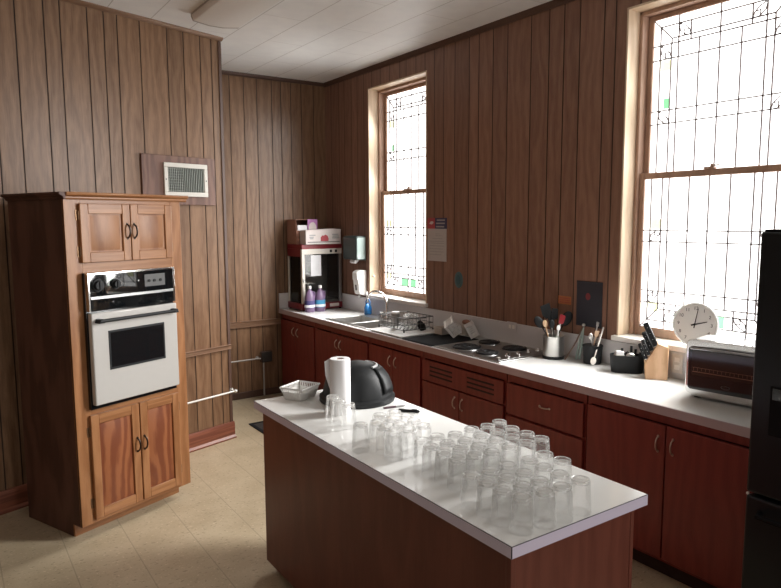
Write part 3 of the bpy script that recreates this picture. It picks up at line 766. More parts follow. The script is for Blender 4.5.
# bottles of purple cleaner
def purple_bottle(label, x, y, lab):
    t_ = thing('cleaner_bottle', label, 'bottle', (x,y,H), 0, 'purple cleaner bottles')
    pf_ = [(0,0),(.050,0),(.055,.006),(.055,.135),(.051,.165),(.034,.205),(.019,.225),(.017,.240),(0,.240)]
    obj('bottle_body', B().lathe(pf_, None, 24, 1, .78), PURPLE, t_)
    lp = B().lathe([(.0555,.045),(.0565,.046),(.0565,.118),(.0555,.119)], None, 24, 1, .78)
    lo_ = obj('bottle_label', lp, lab, t_)
    obj('label_band', B().lathe([(.0560,.05),(.0572,.051),(.0572,.075),(.0560,.076)], None, 24, 1, .78), LABELW, lo_)
    obj('bottle_handle', B().tube([(.03,.0,.205),(.052,0,.20),(.056,0,.165),(.052,0,.14)],.008), PURPLE, t_)
    obj('cap', B().lathe([(.018,.238),(.019,.242),(.018,.268),(0,.270)], None, 18), WHITEP, t_)
purple_bottle('left purple cleaner bottle with a white and navy label before the popcorn machine', 3.090, 6.005, LABELN)
purple_bottle('right purple cleaner bottle with a blue label before the popcorn machine', 3.210, 6.005, LABELB)

# towel dispenser, soap dispenser
td = thing('paper_towel_dispenser', 'dark green paper towel dispenser on the wall right of the popcorn machine', 'dispenser', (X,5.757,1.445))
obj('dispenser_body', B().prism([(0,0),(-.112,.005),(-.122,.03),(-.122,.225),(-.105,.245),(0,.245)], -.129, .129, ME((1,0,0),(0,0,1),(0,-1,0),(0,0,0)) ), GREENP, td, bev=.008, seg=3)
obj('lit_side_sheet', B().prism([(-.012,.015),(-.100,.015),(-.108,.035),(-.108,.218),(-.096,.230),(-.012,.230)], .129, .133, ME((1,0,0),(0,0,1),(0,-1,0),(0,0,0))), plain('green_side_lit',(.30,.38,.36),.3), td, bev=.001)  # window light on the near side, painted as a paler green sheet
obj('paper_tail', B().prism([(-.075,-.035),(-.045,-.012),(-.045,.002),(-.085,.002),(-.095,-.02)], -.04, .05, ME((1,0,0),(0,0,1),(0,-1,0),(0,0,0))), PAPER, td)
sd = thing('soap_dispenser', 'white soap dispenser on the wall under the green towel dispenser', 'dispenser', (X,5.672,1.085))
obj('dispenser_body', B().prism([(0,0),(-.085,.02),(-.095,.06),(-.105,.16),(-.100,.235),(-.085,.262),(0,.262)], -.052, .052, ME((1,0,0),(0,0,1),(0,-1,0),(0,0,0))), WHITEP, sd, bev=.012, seg=3)
obj('push_cover', B().prism([(-.090,.165),(-.112,.165),(-.114,.235),(-.098,.255)], -.045, .045, ME((1,0,0),(0,0,1),(0,-1,0),(0,0,0))), WHITEP, sd, bev=.004)
obj('sight_window', B().prism([(-.094,.06),(-.0975,.06),(-.104,.115),(-.100,.115)], -.012, .012, ME((1,0,0),(0,0,1),(0,-1,0),(0,0,0))), DGREY, sd)
obj('nozzle', B().cyl((-.06,0,.005),(-.06,0,-.02),.012,.008), WHITEP, sd)
# dish soap
ds = thing('dish_soap_bottle', 'small blue dish soap bottle behind the sink', 'bottle', (3.455,5.47,H+.006), .3)
obj('bottle_body', B().lathe([(0,0),(.040,0),(.045,.008),(.045,.07),(.030,.10),(.012,.112),(.011,.12),(0,.12)], None, 20, 1, .7), BLUEP, ds)
obj('handle_loop', B().tube([(0,-.022,.085),(0,-.026,.125),(0,-.012,.15),(0,.012,.15),(0,.026,.125),(0,.022,.085)],.007), BLUEP, ds)
obj('pump_head', B().cyl((0,0,.118),(0,-.0,.165),.009).tube([(0,0,.16),(.004,.014,.20),(.006,.02,.225)],[.011,.010,.007]), WHITEP, ds)

# drainboard tray, dish rack
ty = thing('drain_tray', 'white plastic draining tray on the worktop under the dish rack', 'tray', (3.19,4.45,H))
tb_ = B().box(-.225,.20,-.232,.248,.008,.011)
tb_.box(-.225,-.215,-.232,.248,.008,.0145).box(.19,.20,-.232,.248,.008,.0145).box(-.215,.19,-.232,-.222,.008,.0145).box(-.215,.19,.238,.248,.008,.0145)
for k in range(8): tb_.box(-.20,.18,-.2+k*.055,-.192+k*.055,.011,.0135)
obj('tray_base', tb_, WHITEP, ty, bev=.002)
for (a,b_) in ((-.2,-.2),(.17,-.2),(-.2,.21),(.17,.21)):
    obj('foot', B().cyl((a,b_,0),(a,b_,.008),.012), WHITEP, ty)
rk = thing('dish_rack', 'dark wire dish rack beside the sink on the white tray', 'dish rack', (3.24,4.53,H+.015))
rx, ry, rh = .150, .185, .112
wr = B()
for z_ in (.004+.012, .06, rh):
    wr.tube([(-rx,-ry,z_),(rx,-ry,z_),(rx,ry,z_),(-rx,ry,z_)], .003 if z_ < rh else .004, 6, closed=True)
for k in range(9):
    a = -ry + 2*ry*k/8
    wr.tube([(-rx,a,rh),(-rx,a,.016),(rx,a,.016),(rx,a,rh)], .002, 6)
for k in range(1,7):
    a = -rx + 2*rx*k/7
    wr.tube([(a,-ry,rh),(a,-ry,.016),(a,ry,.016),(a,ry,rh)], .002, 6)
obj('wire_basket', wr, DGREY, rk)
for (a,b_) in ((-rx,-ry),(rx,-ry),(-rx,ry),(rx,ry)):
    obj('foot', B().cyl((a,b_,0),(a,b_,.026),.006).ball((a,b_,.006),.006), BLACKM, rk)
obj('end_handle', B().tube([(-.05,-ry-.002,rh),(-.05,-ry-.03,rh),(.05,-ry-.03,rh),(.05,-ry-.002,rh)],.004), DGREY, rk)
obj('end_handle', B().tube([(-.05,ry+.002,rh),(-.05,ry+.03,rh),(.05,ry+.03,rh),(.05,ry+.002,rh)],.004), DGREY, rk)
RZ = H+.015+.0195
def tumbler_mesh(hh=.112, rt_=.030, rb=.036):
    """upturned tumbler: open mouth down"""
    pf_ = [(rb-.0016,.0),(rb,.001),(rb,.004),(rt_+.0008,hh-.008),(rt_-.003,hh-.001),(rt_-.008,hh),(0,hh)]
    b = B()
    vs_ = []
    b.lathe(pf_[1:], None, 24); 
    for f_ in [q for q in b.bm.faces if len(q.verts) > 4]: b.bm.faces.remove(f_)
    b.lathe([(0,hh-.010),(rt_-.006,hh-.0095),(rt_-.002,hh-.014)], None, 24, mi=1)
    b.lathe([(rt_-.0045,hh-.0006),(rt_-.002,hh+.0002),(rt_-.0005,hh-.0035)], None, 24, mi=1)
    for f_ in [q for q in b.bm.faces if len(q.verts) > 4]: b.bm.faces.remove(f_)
    return b
mg = thing('steel_cup', 'dark steel cup with a white rim upturned in the dish rack', 'cup', (3.165,4.575,RZ))
obj('cup_wall', B().lathe([(.026,0),(.028,.0),(.038,.105),(.036,.108),(0,.106)], None, 20), STEELD, mg)
obj('white_base', B().lathe([(0,.108),(.036,.108),(.038,.112),(.034,.124),(0,.126)], None, 20), WHITEP, mg)
for i,(a,b_,lb) in enumerate(((3.205,4.475,'clear glass standing in the dish rack nearest the room'),(3.285,4.455,'clear glass in the dish rack beside the black lid'),(3.285,4.550,'clear glass at the back of the dish rack'))):
    g_ = tag(obj('drying_glass', tumbler_mesh(.10), [TUMB, TUMB2], loc=(a,b_,RZ)), lb, 'glass', 'glasses in the dish rack')
ld = thing('pot_lid', 'black rounded pan lid leaning in the right end of the dish rack', 'lid', (3.30,4.385,RZ+.010), 0, None, (math.radians(62),0,math.radians(20)))
obj('lid_dome', B().lathe([(0,.016),(.03,.012),(.052,.002),(.055,0),(.052,-.001),(.0,.010)], None, 24), BLACKM, ld)
obj('lid_knob', B().lathe([(.006,.012),(.006,.022),(.013,.026),(.011,.032),(0,.033)], None, 14), BLACKM, ld)

# drying mat
dm = thing('drying_mat', 'flat black rubber drying mat on the worktop left of the cooktop', 'mat', (3.18,3.995,H))
obj('mat_sheet', B().box(-.225,.245,-.185,.195,0,.007), BLACKR, dm, bev=.003)
obj('mat_ribs', B().box(-.21,.23,-.17,-.165,.007,.009).box(-.21,.23,.175,.18,.007,.009).box(-.21,-.205,-.165,.175,.007,.009).box(.225,.23,-.165,.175,.007,.009), BLACKR, dm)
# white slotted baskets leaning together
def slot_basket(label, loc, rot, sx=.085, sy=.055, hz=.075, g='white slotted baskets on the drying mat', name='slotted_basket'):
    t_ = thing(name, label, 'basket', loc, 0, g, rot)
    wl = B(); th = .003
    def wall(p0, p1, out):
        p0, p1, out = V(p0), V(p1), V(out)
        L = (p1-p0).length; n_ = max(3, int(L/.016)); e = (p1-p0)/L
        M = ME(e, out, (0,0,1), p0)
        wl.box(0, L, 0, th, 0, hz*.22, M); wl.box(0, L, 0, th, hz*.80, hz, M)
        for k in range(n_+1):
            c = L*k/n_; wl.box(max(c-.0038,0), min(c+.0038,L), 0, th, hz*.22, hz*.80, M)
    wall((-sx,-sy,0),(sx,-sy,0),(0,1,0)); wall((-sx,sy,0),(sx,sy,0),(0,-1,0)); wall((-sx,-sy,0),(-sx,sy,0),(1,0,0)); wall((sx,-sy,0),(sx,sy,0),(-1,0,0))
    obj('basket_wall', wl, WHITEP, t_)
    fl_ = B().box(-sx+.001,sx-.001,-sy+.001,-sy*.62,0,.003).box(-sx+.001,sx-.001,sy*.62,sy-.001,0,.003).box(-sx+.001,sx-.001,-.004,.004,0,.003)
    nb = int(2*sx/.015)
    for k in range(nb+1):
        c = -sx+.001 + (2*sx-.002)*k/nb; fl_.box(max(c-.0036,-sx+.001), min(c+.0036,sx-.001), -sy*.62, sy*.62, 0, .003)
    obj('basket_floor', fl_, WHITEP, t_)
    obj('basket_rim', B().box(-sx-.004,sx+.004,-sy-.004,-sy+.003,hz-.004,hz).box(-sx-.004,sx+.004,sy-.003,sy+.004,hz-.004,hz).box(-sx-.004,-sx+.003,-sy,sy,hz-.004,hz).box(sx-.003,sx+.004,-sy,sy,hz-.004,hz), WHITEP, t_)
    return t_
slot_basket('white slotted basket tipped forward on the black drying mat', (3.300,4.030,H+.060), (math.radians(20),math.radians(48),math.radians(-20)), sx=.055, sy=.068, hz=.085)
slot_basket('white slotted basket lying behind the tipped one next to the cooktop', (3.390,3.905,H+.052), (math.radians(0),math.radians(62),math.radians(-35)), sx=.050, sy=.072, hz=.075)
tub = thing('plastic_tub', 'small pale plastic tub lying left of the white slotted baskets', 'tub', (3.345,4.150,H+.0095))
obj('tub_wall', B().frustum(.05,.045,.062,.055,0,.055,cap1=False).frustum(.047,.042,.059,.052,.004,.0545,cap1=False), OFFW, tub)
obj('tub_rim', B().box(-.067,.067,-.060,-.053,.053,.057).box(-.067,.067,.053,.060,.053,.057).box(-.067,-.060,-.053,.053,.053,.057).box(.060,.067,-.053,.053,.053,.057), OFFW, tub)
br = thing('scrub_brush', 'small brown scrub brush lying behind the white baskets against the backsplash', 'brush', (3.478,4.02,H+.008), 1.5)
obj('brush_back', B().ball((0,0,.10),.045,1,.6,.5), CARDB, br); obj('bristles', B().box(-.03,.03,-.02,.02,0,.09), OFFW, br)

# cooktop
ck = thing('cooktop', 'stainless steel electric cooktop with four black coil burners', 'cooktop', (0,0,H))
obj('cooktop_pan', B().box(2.962,3.475,3.095,3.785,0,.010), plain('cooktop_steel',(.40,.395,.385),.36,metal=1), ck, bev=.004)
obj('control_strip', B().box(2.985,3.455,3.125,3.245,.010,.0125), STEELD, ck, bev=.001)
for (bx_,by_,r_) in ((3.112,3.592,.106),(3.090,3.352,.080),(3.362,3.625,.082),(3.345,3.345,.090)):
    bo = obj('burner_bowl', B().lathe([(r_+.014,.010),(r_+.012,.0145),(r_+.002,.0145),(r_-.004,.011),(0,.0105)], Matrix.Translation((bx_,by_,0)), 32), STEELD, ck)
    cl = B(); pts = []
    turns = 4
    for k in range(turns*18):
        a = 2*PI*k/18; rr = .018 + (r_-.022)*k/(turns*18)
        pts.append((bx_+rr*math.cos(a), by_+rr*math.sin(a), .020))
    cl.tube(pts, .0072, 6)
    obj('burner_coil', cl, BURN, bo)
    obj('drip_pan', B().lathe([(0,.0125),(r_-.004,.0128),(r_-.004,.0118),(0,.0115)], Matrix.Translation((bx_,by_,0)), 28), BURN, bo)
for (kx,ky) in ((3.125,3.185),(3.232,3.19),(3.338,3.195),(3.428,3.19)):
    obj('knob', B().lathe([(.019,.0125),(.020,.016),(.016,.020),(.014,.034),(0,.035)], Matrix.Translation((kx,ky,0)), 18), CHROME, ck)
obj('name_badge', B().box(3.035,3.055,3.175,3.2,.0125,.0135), OFFW, ck)

# ------------------------------------------------------------------ utensils
RV = V((math.cos(yaw), -math.sin(yaw), 0)); FV = V((math.sin(yaw), math.cos(yaw), 0))
crk = V((3.380,3.010,H))
cr_ = thing('utensil_crock', 'brushed steel utensil crock with a black base beside the cooktop', 'utensil holder', crk)
obj('crock_wall', B().lathe([(.066,.018),(.070,.020),(.070,.150),(.0725,.155),(.068,.156),(.066,.150),(.066,.022)], None, 36), STEEL, cr_)
obj('crock_base', B().lathe([(0,0),(.071,0),(.073,.004),(.073,.020),(.066,.024),(0,.024)], None, 36), BLACKM, cr_)
def utensil(name, label, cat, base, tip, head, mat, hmat=None, group='cooking utensils in the steel crock', r=.005):
    """base/tip in world; head: (kind, size)"""
    base, tip = V(base), V(tip)
    t_ = thing(name, label, cat, base, 0, group)
    d_ = (tip-base); L = d_.length; d_.normalize()
    side = RV - d_*RV.dot(d_); side.normalize(); nrm = d_.cross(side)
    M = ME(side, nrm, d_, (0,0,0))
    kind, sz = head
    hl = sz*1.5
    obj('handle', B().tube([M@V((0,0,0)), M@V((0,0,L*.5)), M@V((0,0,L-hl*.9))],[r,r*.9,r*.7],8), hmat or mat, t_)
    hb_ = B(); c = L-hl*.5
    if kind == 'spoon':
        hb_.ball((0,0,0), 1, sz*.5, sz*.16, hl*.5, 16, M=M@Matrix.Translation((0,0,c)))
    elif kind == 'turner':
        hb_.prism([(-sz*.22,-hl*.5),(sz*.22,-hl*.5),(sz*.5,-hl*.2),(sz*.5,hl*.5),(-sz*.5,hl*.42),(-sz*.5,-hl*.2)], -.002, .002, M@ME((1,0,0),(0,0,1),(0,1,0),(0,0,c)))
    elif kind == 'ladle':
        hb_.lathe([(0,-sz*.5),(sz*.4,-sz*.36),(sz*.55,0),(sz*.52,.0),(sz*.36,-sz*.3),(0,-sz*.42)], M@Matrix.Translation((0,0,c))@Matrix.Rotation(1.2,4,'X'), 18)
    elif kind == 'spat':
        hb_.prism([(-sz*.3,-hl*.5),(sz*.3,-hl*.5),(sz*.45,-hl*.3),(sz*.45,hl*.4),(sz*.25,hl*.5),(-sz*.45,hl*.5)], -.004, .004, M@ME((1,0,0),(0,0,1),(0,1,0),(0,0,c)))
    obj('head', hb_, mat, t_)
    return t_
def at_crock(r_off, z, f_off=0): return crk + RV*r_off + FV*f_off + V((0,0,z))
ub = lambda a, b_: crk + RV*a + FV*b_ + V((0,0,.028))
utensil('turner', 'black slotted turner reaching highest on the left of the crock', 'spatula', ub(.03,.012), at_crock(-.062,.365,.02), ('turner',.066), BLACKM)
utensil('cooking_spoon', 'black cooking spoon leaning far left out of the crock', 'spoon', ub(.035,-.015), at_crock(-.128,.285,-.01), ('spoon',.058), BLACKM)
utensil('wooden_spoon', 'small tan wooden spoon at the front left of the crock', 'spoon', ub(-.015,-.035), at_crock(-.075,.265,-.035), ('spoon',.034), SPOONW)
utensil('spatula', 'black spatula upright in the middle of the crock', 'spatula', ub(-.01,.02), at_crock(.012,.335,.03), ('spat',.05), BLACKM)
utensil('scraper', 'red silicone scraper leaning right in the crock', 'spatula', ub(-.02,-.01), at_crock(.058,.295,-.005), ('spat',.042), plain('red_silicone',(.36,.02,.03),.4), WHITEP)
utensil('serving_spoon', 'white-handled spoon standing at the front of the crock', 'spoon', ub(.01,-.045), at_crock(.016,.235,-.058), ('spoon',.026), WHITEP)
utensil('ladle', 'large round black ladle leaning far right out of the crock', 'ladle', ub(-.035,.01), at_crock(.112,.315,.015), ('spoon',.072), BLACKM)
utensil('pasta_server', 'thin black fork-like server between the turner and the ladle in the crock', 'spatula', ub(.02,.035), at_crock(-.012,.30,.035), ('turner',.04), BLACKM)
utensil('basting_spoon', 'black basting spoon with a grey shaft at the front of the crock', 'spoon', ub(-.005,-.03), at_crock(-.03,.27,-.05), ('spoon',.04), BLACKM, STEEL)

# black utensil cup with tools
cu = V((3.462,2.752,H))
uc = thing('utensil_cup', 'round black cup of serving tools beside the steel crock', 'utensil holder', cu)
obj('cup_wall', B().lathe([(0,0),(.052,0),(.056,.004),(.062,.118),(.058,.119),(.053,.008),(0,.006)], None, 30), BLACKM, uc)
obj('cup_rim', B().lathe([(.060,.112),(.064,.113),(.065,.121),(.061,.122),(.058,.119)], None, 30), BLACKM, uc)
def at_cup(a, z, b_=0): return cu + RV*a + FV*b_ + V((0,0,z))
utensil('serving_tool', 'silver-handled tool standing tallest in the black cup', 'utensil', at_cup(-.01,.012,.015), at_cup(.036,.268,.02), ('spat',.020), STEEL, STEEL, 'serving tools in the black cup', .006)
utensil('slotted_spoon', 'steel slotted spoon leaning left in the black cup', 'spoon', at_cup(.02,.012,-.01), at_cup(-.022,.20,-.01), ('spoon',.03), STEEL, STEEL, 'serving tools in the black cup')
utensil('serving_fork', 'tan wooden fork in the middle of the black cup', 'fork', at_cup(-.02,.012,0), at_cup(.028,.215,0), ('turner',.028), SPOONW, SPOONW, 'serving tools in the black cup')
utensil('stirring_stick', 'short pale tool at the far right of the black cup', 'utensil', at_cup(.0,.012,.02), at_cup(.050,.19,.0), ('spat',.018), OFFW, OFFW, 'serving tools in the black cup')
utensil('plastic_spoon', 'white spoon leaning head down against the outside of the black cup', 'spoon', at_cup(.066,.235,-.0), at_cup(-.03,.010,-.095), ('spoon',.036), OFFW, OFFW, None, .0055)
tg = thing('tongs', 'thin metal tongs standing open against the backsplash left of the black cup', 'tongs', V((3.492,2.868,H)))
tp = V((.018,0,.232))
obj('tong_arm', B().tube([RV*-.075+V((-.05,0.0,.004)), RV*-.03+V((-.01,0,.12)), tp],[.004,.005,.005],8), plain('tong_brown',(.16,.10,.07),.4), tg)
obj('tong_arm', B().tube([RV*.012+V((-.04,0,.008)), RV*.010+V((-.008,0,.12)), tp],[.009,.007,.005],8), plain('tong_green',(.34,.42,.38),.25), tg)
obj('tong_arm', B().tube([RV*-.012+V((-.035,0,.008)), RV*-.010+V((-.006,0,.12)), tp],[.007,.006,.005],8), plain('tong_green2',(.34,.42,.38),.25), tg)
obj('tong_hinge', B().ball(tp,.012), STEEL, tg)

# flatware caddy
fcaddy = thing('flatware_caddy', 'oval black open caddy of cutlery beside the knife block', 'caddy', (3.432,2.468,H), math.atan2(-.85,.52)+.12)
def stad(a, b_, n_=10):
    return [(a-b_+b_*math.cos(q), b_*math.sin(q)) for q in [(-PI/2)+PI*k/n_ for k in range(n_+1)]] + [(-(a-b_)+b_*math.cos(q), b_*math.sin(q)) for q in [(PI/2)+PI*k/n_ for k in range(n_+1)]]
o1, o2, i1, i2 = stad(.092,.045), stad(.102,.052), stad(.099,.049), stad(.089,.042)
cb_ = B(); n_ = len(o1)
cb_._add([(*p,0) for p in o1]+[(*p,.108) for p in o2]+[(*p,.108) for p in i1]+[(*p,.006) for p in i2],
         [(k,(k+1)%n_,n_+(k+1)%n_,n_+k) for k in range(n_)]+[(n_+k,n_+(k+1)%n_,2*n_+(k+1)%n_,2*n_+k) for k in range(n_)]+[(2*n_+k,2*n_+(k+1)%n_,3*n_+(k+1)%n_,3*n_+k) for k in range(n_)]+[tuple(range(n_-1,-1,-1)),tuple(range(3*n_,4*n_))])
obj('caddy_wall', cb_, BLACKM, fcaddy)
obj('caddy_divider', B().box(-.003,.003,-.042,.042,.006,.088), BLACKM, fcaddy)
obj('caddy_handle', B().tube([(-.02,0,.08),(-.022,0,.112),(.0,0,.125),(.022,0,.112),(.02,0,.08)],.005), BLACKM, fcaddy)
fq = V((3.432,2.468,H))
np_ = thing('napkin_packet', 'white folded napkin packet in the left end of the cutlery caddy', 'napkins', fq - RV*.055 + FV*.012 + V((0,0,.008)), -yaw)
obj('napkin_stack', B().box(-.024,.024,-.014,.014,0,.122,Matrix.Rotation(.10,4,'Y')), PAPER, np_, bev=.003); obj('napkin_band', B().box(-.027,.027,-.0165,.0165,.085,.10,Matrix.Rotation(.10,4,'Y')), OFFW, np_)
for i,(a,z_,b_,lb) in enumerate(((-.018,.135,.02,'black-handled knife at the left middle of the cutlery caddy'),(.028,.150,.012,'tallest black-handled knife in the cutlery caddy'),(.050,.128,.02,'black-handled knife at the right end of the cutlery caddy'),(.062,.115,-.012,'short black-handled knife at the front right of the cutlery caddy'))):
    k_ = thing('table_knife', lb, 'knife', fq + RV*a + FV*b_ + V((0,0,.010)), -yaw, 'black-handled knives in the caddy')
    obj('handle', B().box(-.007,.007,-.005,.005,z_-.075,z_,Matrix.Rotation(.06*(i-1),4,'Y')), BLACKM, k_, bev=.002)
    obj('blade', B().box(-.006,.006,-.001,.001,0,z_-.075,Matrix.Rotation(.06*(i-1),4,'Y')), STEEL, k_)
ts = thing('table_spoon', 'silver spoon with its bowl up at the front of the cutlery caddy', 'spoon', fq + RV*.005 - FV*.028 + V((0,0,.010)), -yaw, 'spoon in the caddy')
obj('spoon_handle', B().tube([(-.0,0,0),(.0,-.002,.05),(.0,-.004,.08)],.0035), STEEL, ts)
obj('spoon_bowl', B().ball((0,-.012,.098),.03,.95,.45,.62), STEEL, ts)

# knife block
kbl = V((3.440,2.275,H))
AK = math.atan2(.80,-.60)                      # local x points to the slanted face
kb = thing('knife_block', 'pale wooden knife block with a slanted front beside the clock', 'knife block', kbl, AK)
prof = [(-.062,0),(.060,0),(.066,.095),(-.004,.215),(-.062,.195)]
obj('block_body', B().prism(prof, -.056, .056, ME((1,0,0),(0,0,1),(0,-1,0),(0,0,0))), BEECH, kb, bev=.005)
obj('block_foot', B().box(-.055,.053,-.05,.05,-.0,.003), BLACKM, kb)
sdir = V((-.070,0,.110)).normalized(); ndir = V((.84,0,.535))
ldir = V((.42,0,.90)).normalized()
def knife(label, s_, y_, L, w_, grp='knives in the wooden block'):
    p = V((.066,y_,.095)) + sdir*s_ + ndir*.004
    pw = kb.matrix_basis @ p if False else (Matrix.Translation(kbl) @ Matrix.Rotation(AK,4,'Z')) @ p
    k_ = thing('kitchen_knife', label, 'knife', pw, AK, grp)
    e = ldir; sd_ = V((0,1,0)); q = e.cross(sd_)
    M = ME(q, sd_, e, (0,0,0))
    o_ = obj('handle', B().box(-w_,w_,-.007,.007,.002,L,M), BLACKM, k_, bev=.004)
    for zq in (.3,.55,.8):
        obj('rivet', B().cyl(M@V((0,-.0075,L*zq)), M@V((0,.0075,L*zq)), .0022, seg=8), STEEL, o_)
    obj('bolster', B().box(-w_*.8,w_*.8,-.006,.006,-.001,.004,M), STEEL, k_)
ords = ('nearest','second','third','far')
for i in range(3):
    knife('large black knife handle in the upper row of the block, %s from the room' % ('first','second','third')[i], .116, .036-.034*i, .150-.006*i, .016)
for i in range(2):
    knife('medium black knife handle in the middle row of the block, %s from the room' % ('first','second')[i], .080, .022-.040*i, .115, .013)
for j,row in enumerate(('upper','lower')):
    for i in range(3):
        knife('small black steak knife in the %s short row of the block, %s from the room' % (row, ('first','second','third')[i]), .050-.028*j, .036-.034*i, .088, .010, 'steak knives in the wooden block')

# clock on the sill
ckz = W2[2]
cl = thing('wall_clock', 'round white clock leaning on the window sill behind the toaster oven', 'clock', (X+.055, 2.135, ckz+.1275))
cl.scale = (1.18,1.18,1.18)
cl.rotation_euler = (math.radians(90-6), 0, math.radians(-90+11))
obj('clock_case', B().lathe([(0,-.020),(.098,-.020),(.106,-.012),(.108,.0),(.107,.012),(.102,.017),(.099,.012),(.098,.006),(0,.006)], None, 48), CLKR, cl)
fcz = obj('clock_dial', B().lathe([(0,.0065),(.0985,.0065),(.0985,.0075),(0,.0075)], None, 48), CLKF, cl)
for k in range(1,13):
    a = PI/2 - k*PI/6
    text('numeral', str(k), .023, DGREY, fcz, (.079*math.cos(a), .079*math.sin(a), .0078), (0,0,0))
def hand(nm, ang, L, w_):
    a = PI/2 - ang
    obj(nm, B().prism([(-.018,-w_),(L,-w_*.5),(L,w_*.5),(-.018,w_)], .009, .010, Matrix.Rotation(a,4,'Z')), BLACKM, cl)
hand('hour_hand', math.radians(73), .060, .0038); hand('minute_hand', math.radians(8), .080, .0026)
obj('hand_pin', B().cyl((0,0,.008),(0,0,.0125),.005), BLACKM, cl)

# toaster oven
TA = math.radians(8)
to = thing('toaster_oven', 'black and chrome toaster oven on the worktop beside the fridge', 'toaster oven', (3.212,1.945,H), -PI/2+TA)
# local x runs toward -y (along the wall), local y toward +x (into the wall)
TL, TD, THT = .48, .235, .310
obj('oven_shell', B().box(.006,TL-.006,.012,TD,.022,THT-.004), STEELD, to, bev=.018, seg=3)
fo = B(); r_ = .030
def rrect(x0,x1,z0,z1,r,n=6):
    out = []
    for (cx,cz,a0) in ((x1-r,z1-r,0),(x0+r,z1-r,90),(x0+r,z0+r,180),(x1-r,z0+r,270)):
        for k in range(n+1):
            a = math.radians(a0+90*k/n); out.append((cx+r*math.cos(a), cz+r*math.sin(a)))
    return out
XZ = ME((1,0,0),(0,0,1),(0,1,0),(0,0,0))
obj('front_bezel', B().prism(rrect(0,TL,.020,THT,.028), -.012, .02, XZ), CHROME, to, bev=.004)
dd = obj('glass_door', B().prism(rrect(.014,TL-.014,.048,THT-.036,.02), -.020, -.011, XZ), BLACKG, to, bev=.003)
obj('door_window', B().prism(rrect(.035,TL-.10,.125,THT-.052,.008), -.0225, -.0195, XZ), plain('toaster_window',(.030,.018,.014),.08), dd)
wk = B()
for k in range(16): wk.box(.045+k*.02,.0465+k*.02,-.0232,-.0222,.150,.165)
wk.box(.04,TL-.11,-.0232,-.0222,.142,.146).box(.04,TL-.11,-.0232,-.0222,.165,.167)
obj('oven_rack', wk, plain('rack_bronze',(.20,.11,.07),.3,metal=.8), dd)
hp = []
for k in range(13):
    a = -1+2*k/12; hp.append((TL/2+a*(TL/2-.03), -.030-.014*(1-a*a), THT-.044+.006*(1-a*a)))
obj('door_handle', B().tube(hp,.006,10), STEELD, dd)
em = obj('emblem', B().prism([(TL*.43+.022*math.cos(q*PI/12), .084+.009*math.sin(q*PI/12)) for q in range(24)], -.0218, -.0195, XZ), DGREY, dd)
obj('emblem_core', B().prism([(TL*.43+.019*math.cos(q*PI/12), .084+.0065*math.sin(q*PI/12)) for q in range(24)], -.0224, -.0216, XZ), BLACKG, em)
for (a,b_) in ((.05,.03),(TL-.05,.03),(.05,TD-.03),(TL-.05,TD-.03)):
    obj('foot', B().cyl((a,b_,0),(a,b_,.024),.016,.014), BLACKM, to)
obj('base_rail', B().box(.03,TL-.01,-.006,.02,.010,.024), CHROME, to, bev=.003)

# outlet
ol = thing('wall_outlet', 'beige double power outlet on the backsplash left of the toaster oven', 'outlet', (X-.0185,2.19,1.005))
obj('outlet_plate', B().box(-.005,0,-.036,.036,-.056,.056), OFFW, ol, bev=.003)
for z_ in (-.022,.022):
    obj('socket', B().box(-.008,-.005,-.016,.016,z_-.014,z_+.014), SILLW, ol, bev=.004)
ol2 = thing('wall_outlet', 'white power outlet on top of the backsplash left of the steel crock', 'outlet', (X-.0185,3.545,1.045))
obj('outlet_plate', B().box(-.005,0,-.050,.050,-.036,.036), SPLASH, ol2, bev=.003)
obj('socket', B().box(-.007,-.005,-.03,-.006,-.014,.014).box(-.007,-.005,.006,.03,-.014,.014), SILLW, ol2, bev=.002)

# ------------------------------------------------------------------ papers and plates on the right wall
nt_ = thing('notice', 'white paper notice with a red and navy header beside the far window', 'notice', (X,0,0))
obj('paper_sheet', B().box(-.004,-.001,4.352,4.610,1.494,1.772), plain('notice_paper',(.46,.42,.40),.7), nt_)
hd = obj('navy_header', B().box(-.005,-.001,4.348,4.506,1.772,1.864), NAVY, nt_)
hr = obj('red_header', B().box(-.005,-.001,4.506,4.612,1.772,1.864), NRED, nt_)
obj('white_mark', B().prism([(4.585,1.815),(4.565,1.835),(4.535,1.835),(4.525,1.822),(4.55,1.808)], -.006, -.0048, ME((0,1,0),(0,0,1),(1,0,0),(0,0,0))), CARDW, hr)
for (z_,a,b_) in ((1.845,4.37,4.48),(1.818,4.37,4.49),(1.790,4.38,4.49)):
    obj('header_line', B().box(-.006,-.0048,a,b_,z_-.006,z_+.006), GREY, hd)
for (z_,a,b_) in ((1.728,4.44,4.50),(1.712,4.40,4.50),(1.688,4.40,4.54),(1.664,4.38,4.58),(1.648,4.38,4.57),(1.625,4.38,4.58),(1.60,4.40,4.58),(1.575,4.38,4.58),(1.55,4.42,4.58)):
    obj('print_line', B().box(-.0046,-.0038,a,b_,z_-.003,z_+.003), GREYTXT, nt_)
tl_ = thing('wall_plaque', 'small oval teal plaque on the right wall above the cooktop', 'plaque', (X,4.19,1.352))
obj('plaque_body', B().lathe([(0,-.0),(.052,0),(.052,.003),(.048,.005),(0,.006)], ME((0,1,0),(0,0,1.32),(-1,0,0),(0,0,0)), 28), TEAL, tl_)
obj('plaque_emblem', B().lathe([(0,.0055),(.028,.0055),(.028,.0075),(0,.008)], ME((0,1,0),(0,0,1.5),(-1,0,0),(0,0,0)), 20), plain('teal_dark',(.03,.10,.12),.4), tl_)
og = thing('wall_label', 'small orange paper label on the wall left of the black sign', 'label', (X,3.06,1.295))
obj('label_sheet', B().box(-.003,-.001,-.056,.056,-.030,.026), ORANGE, og)
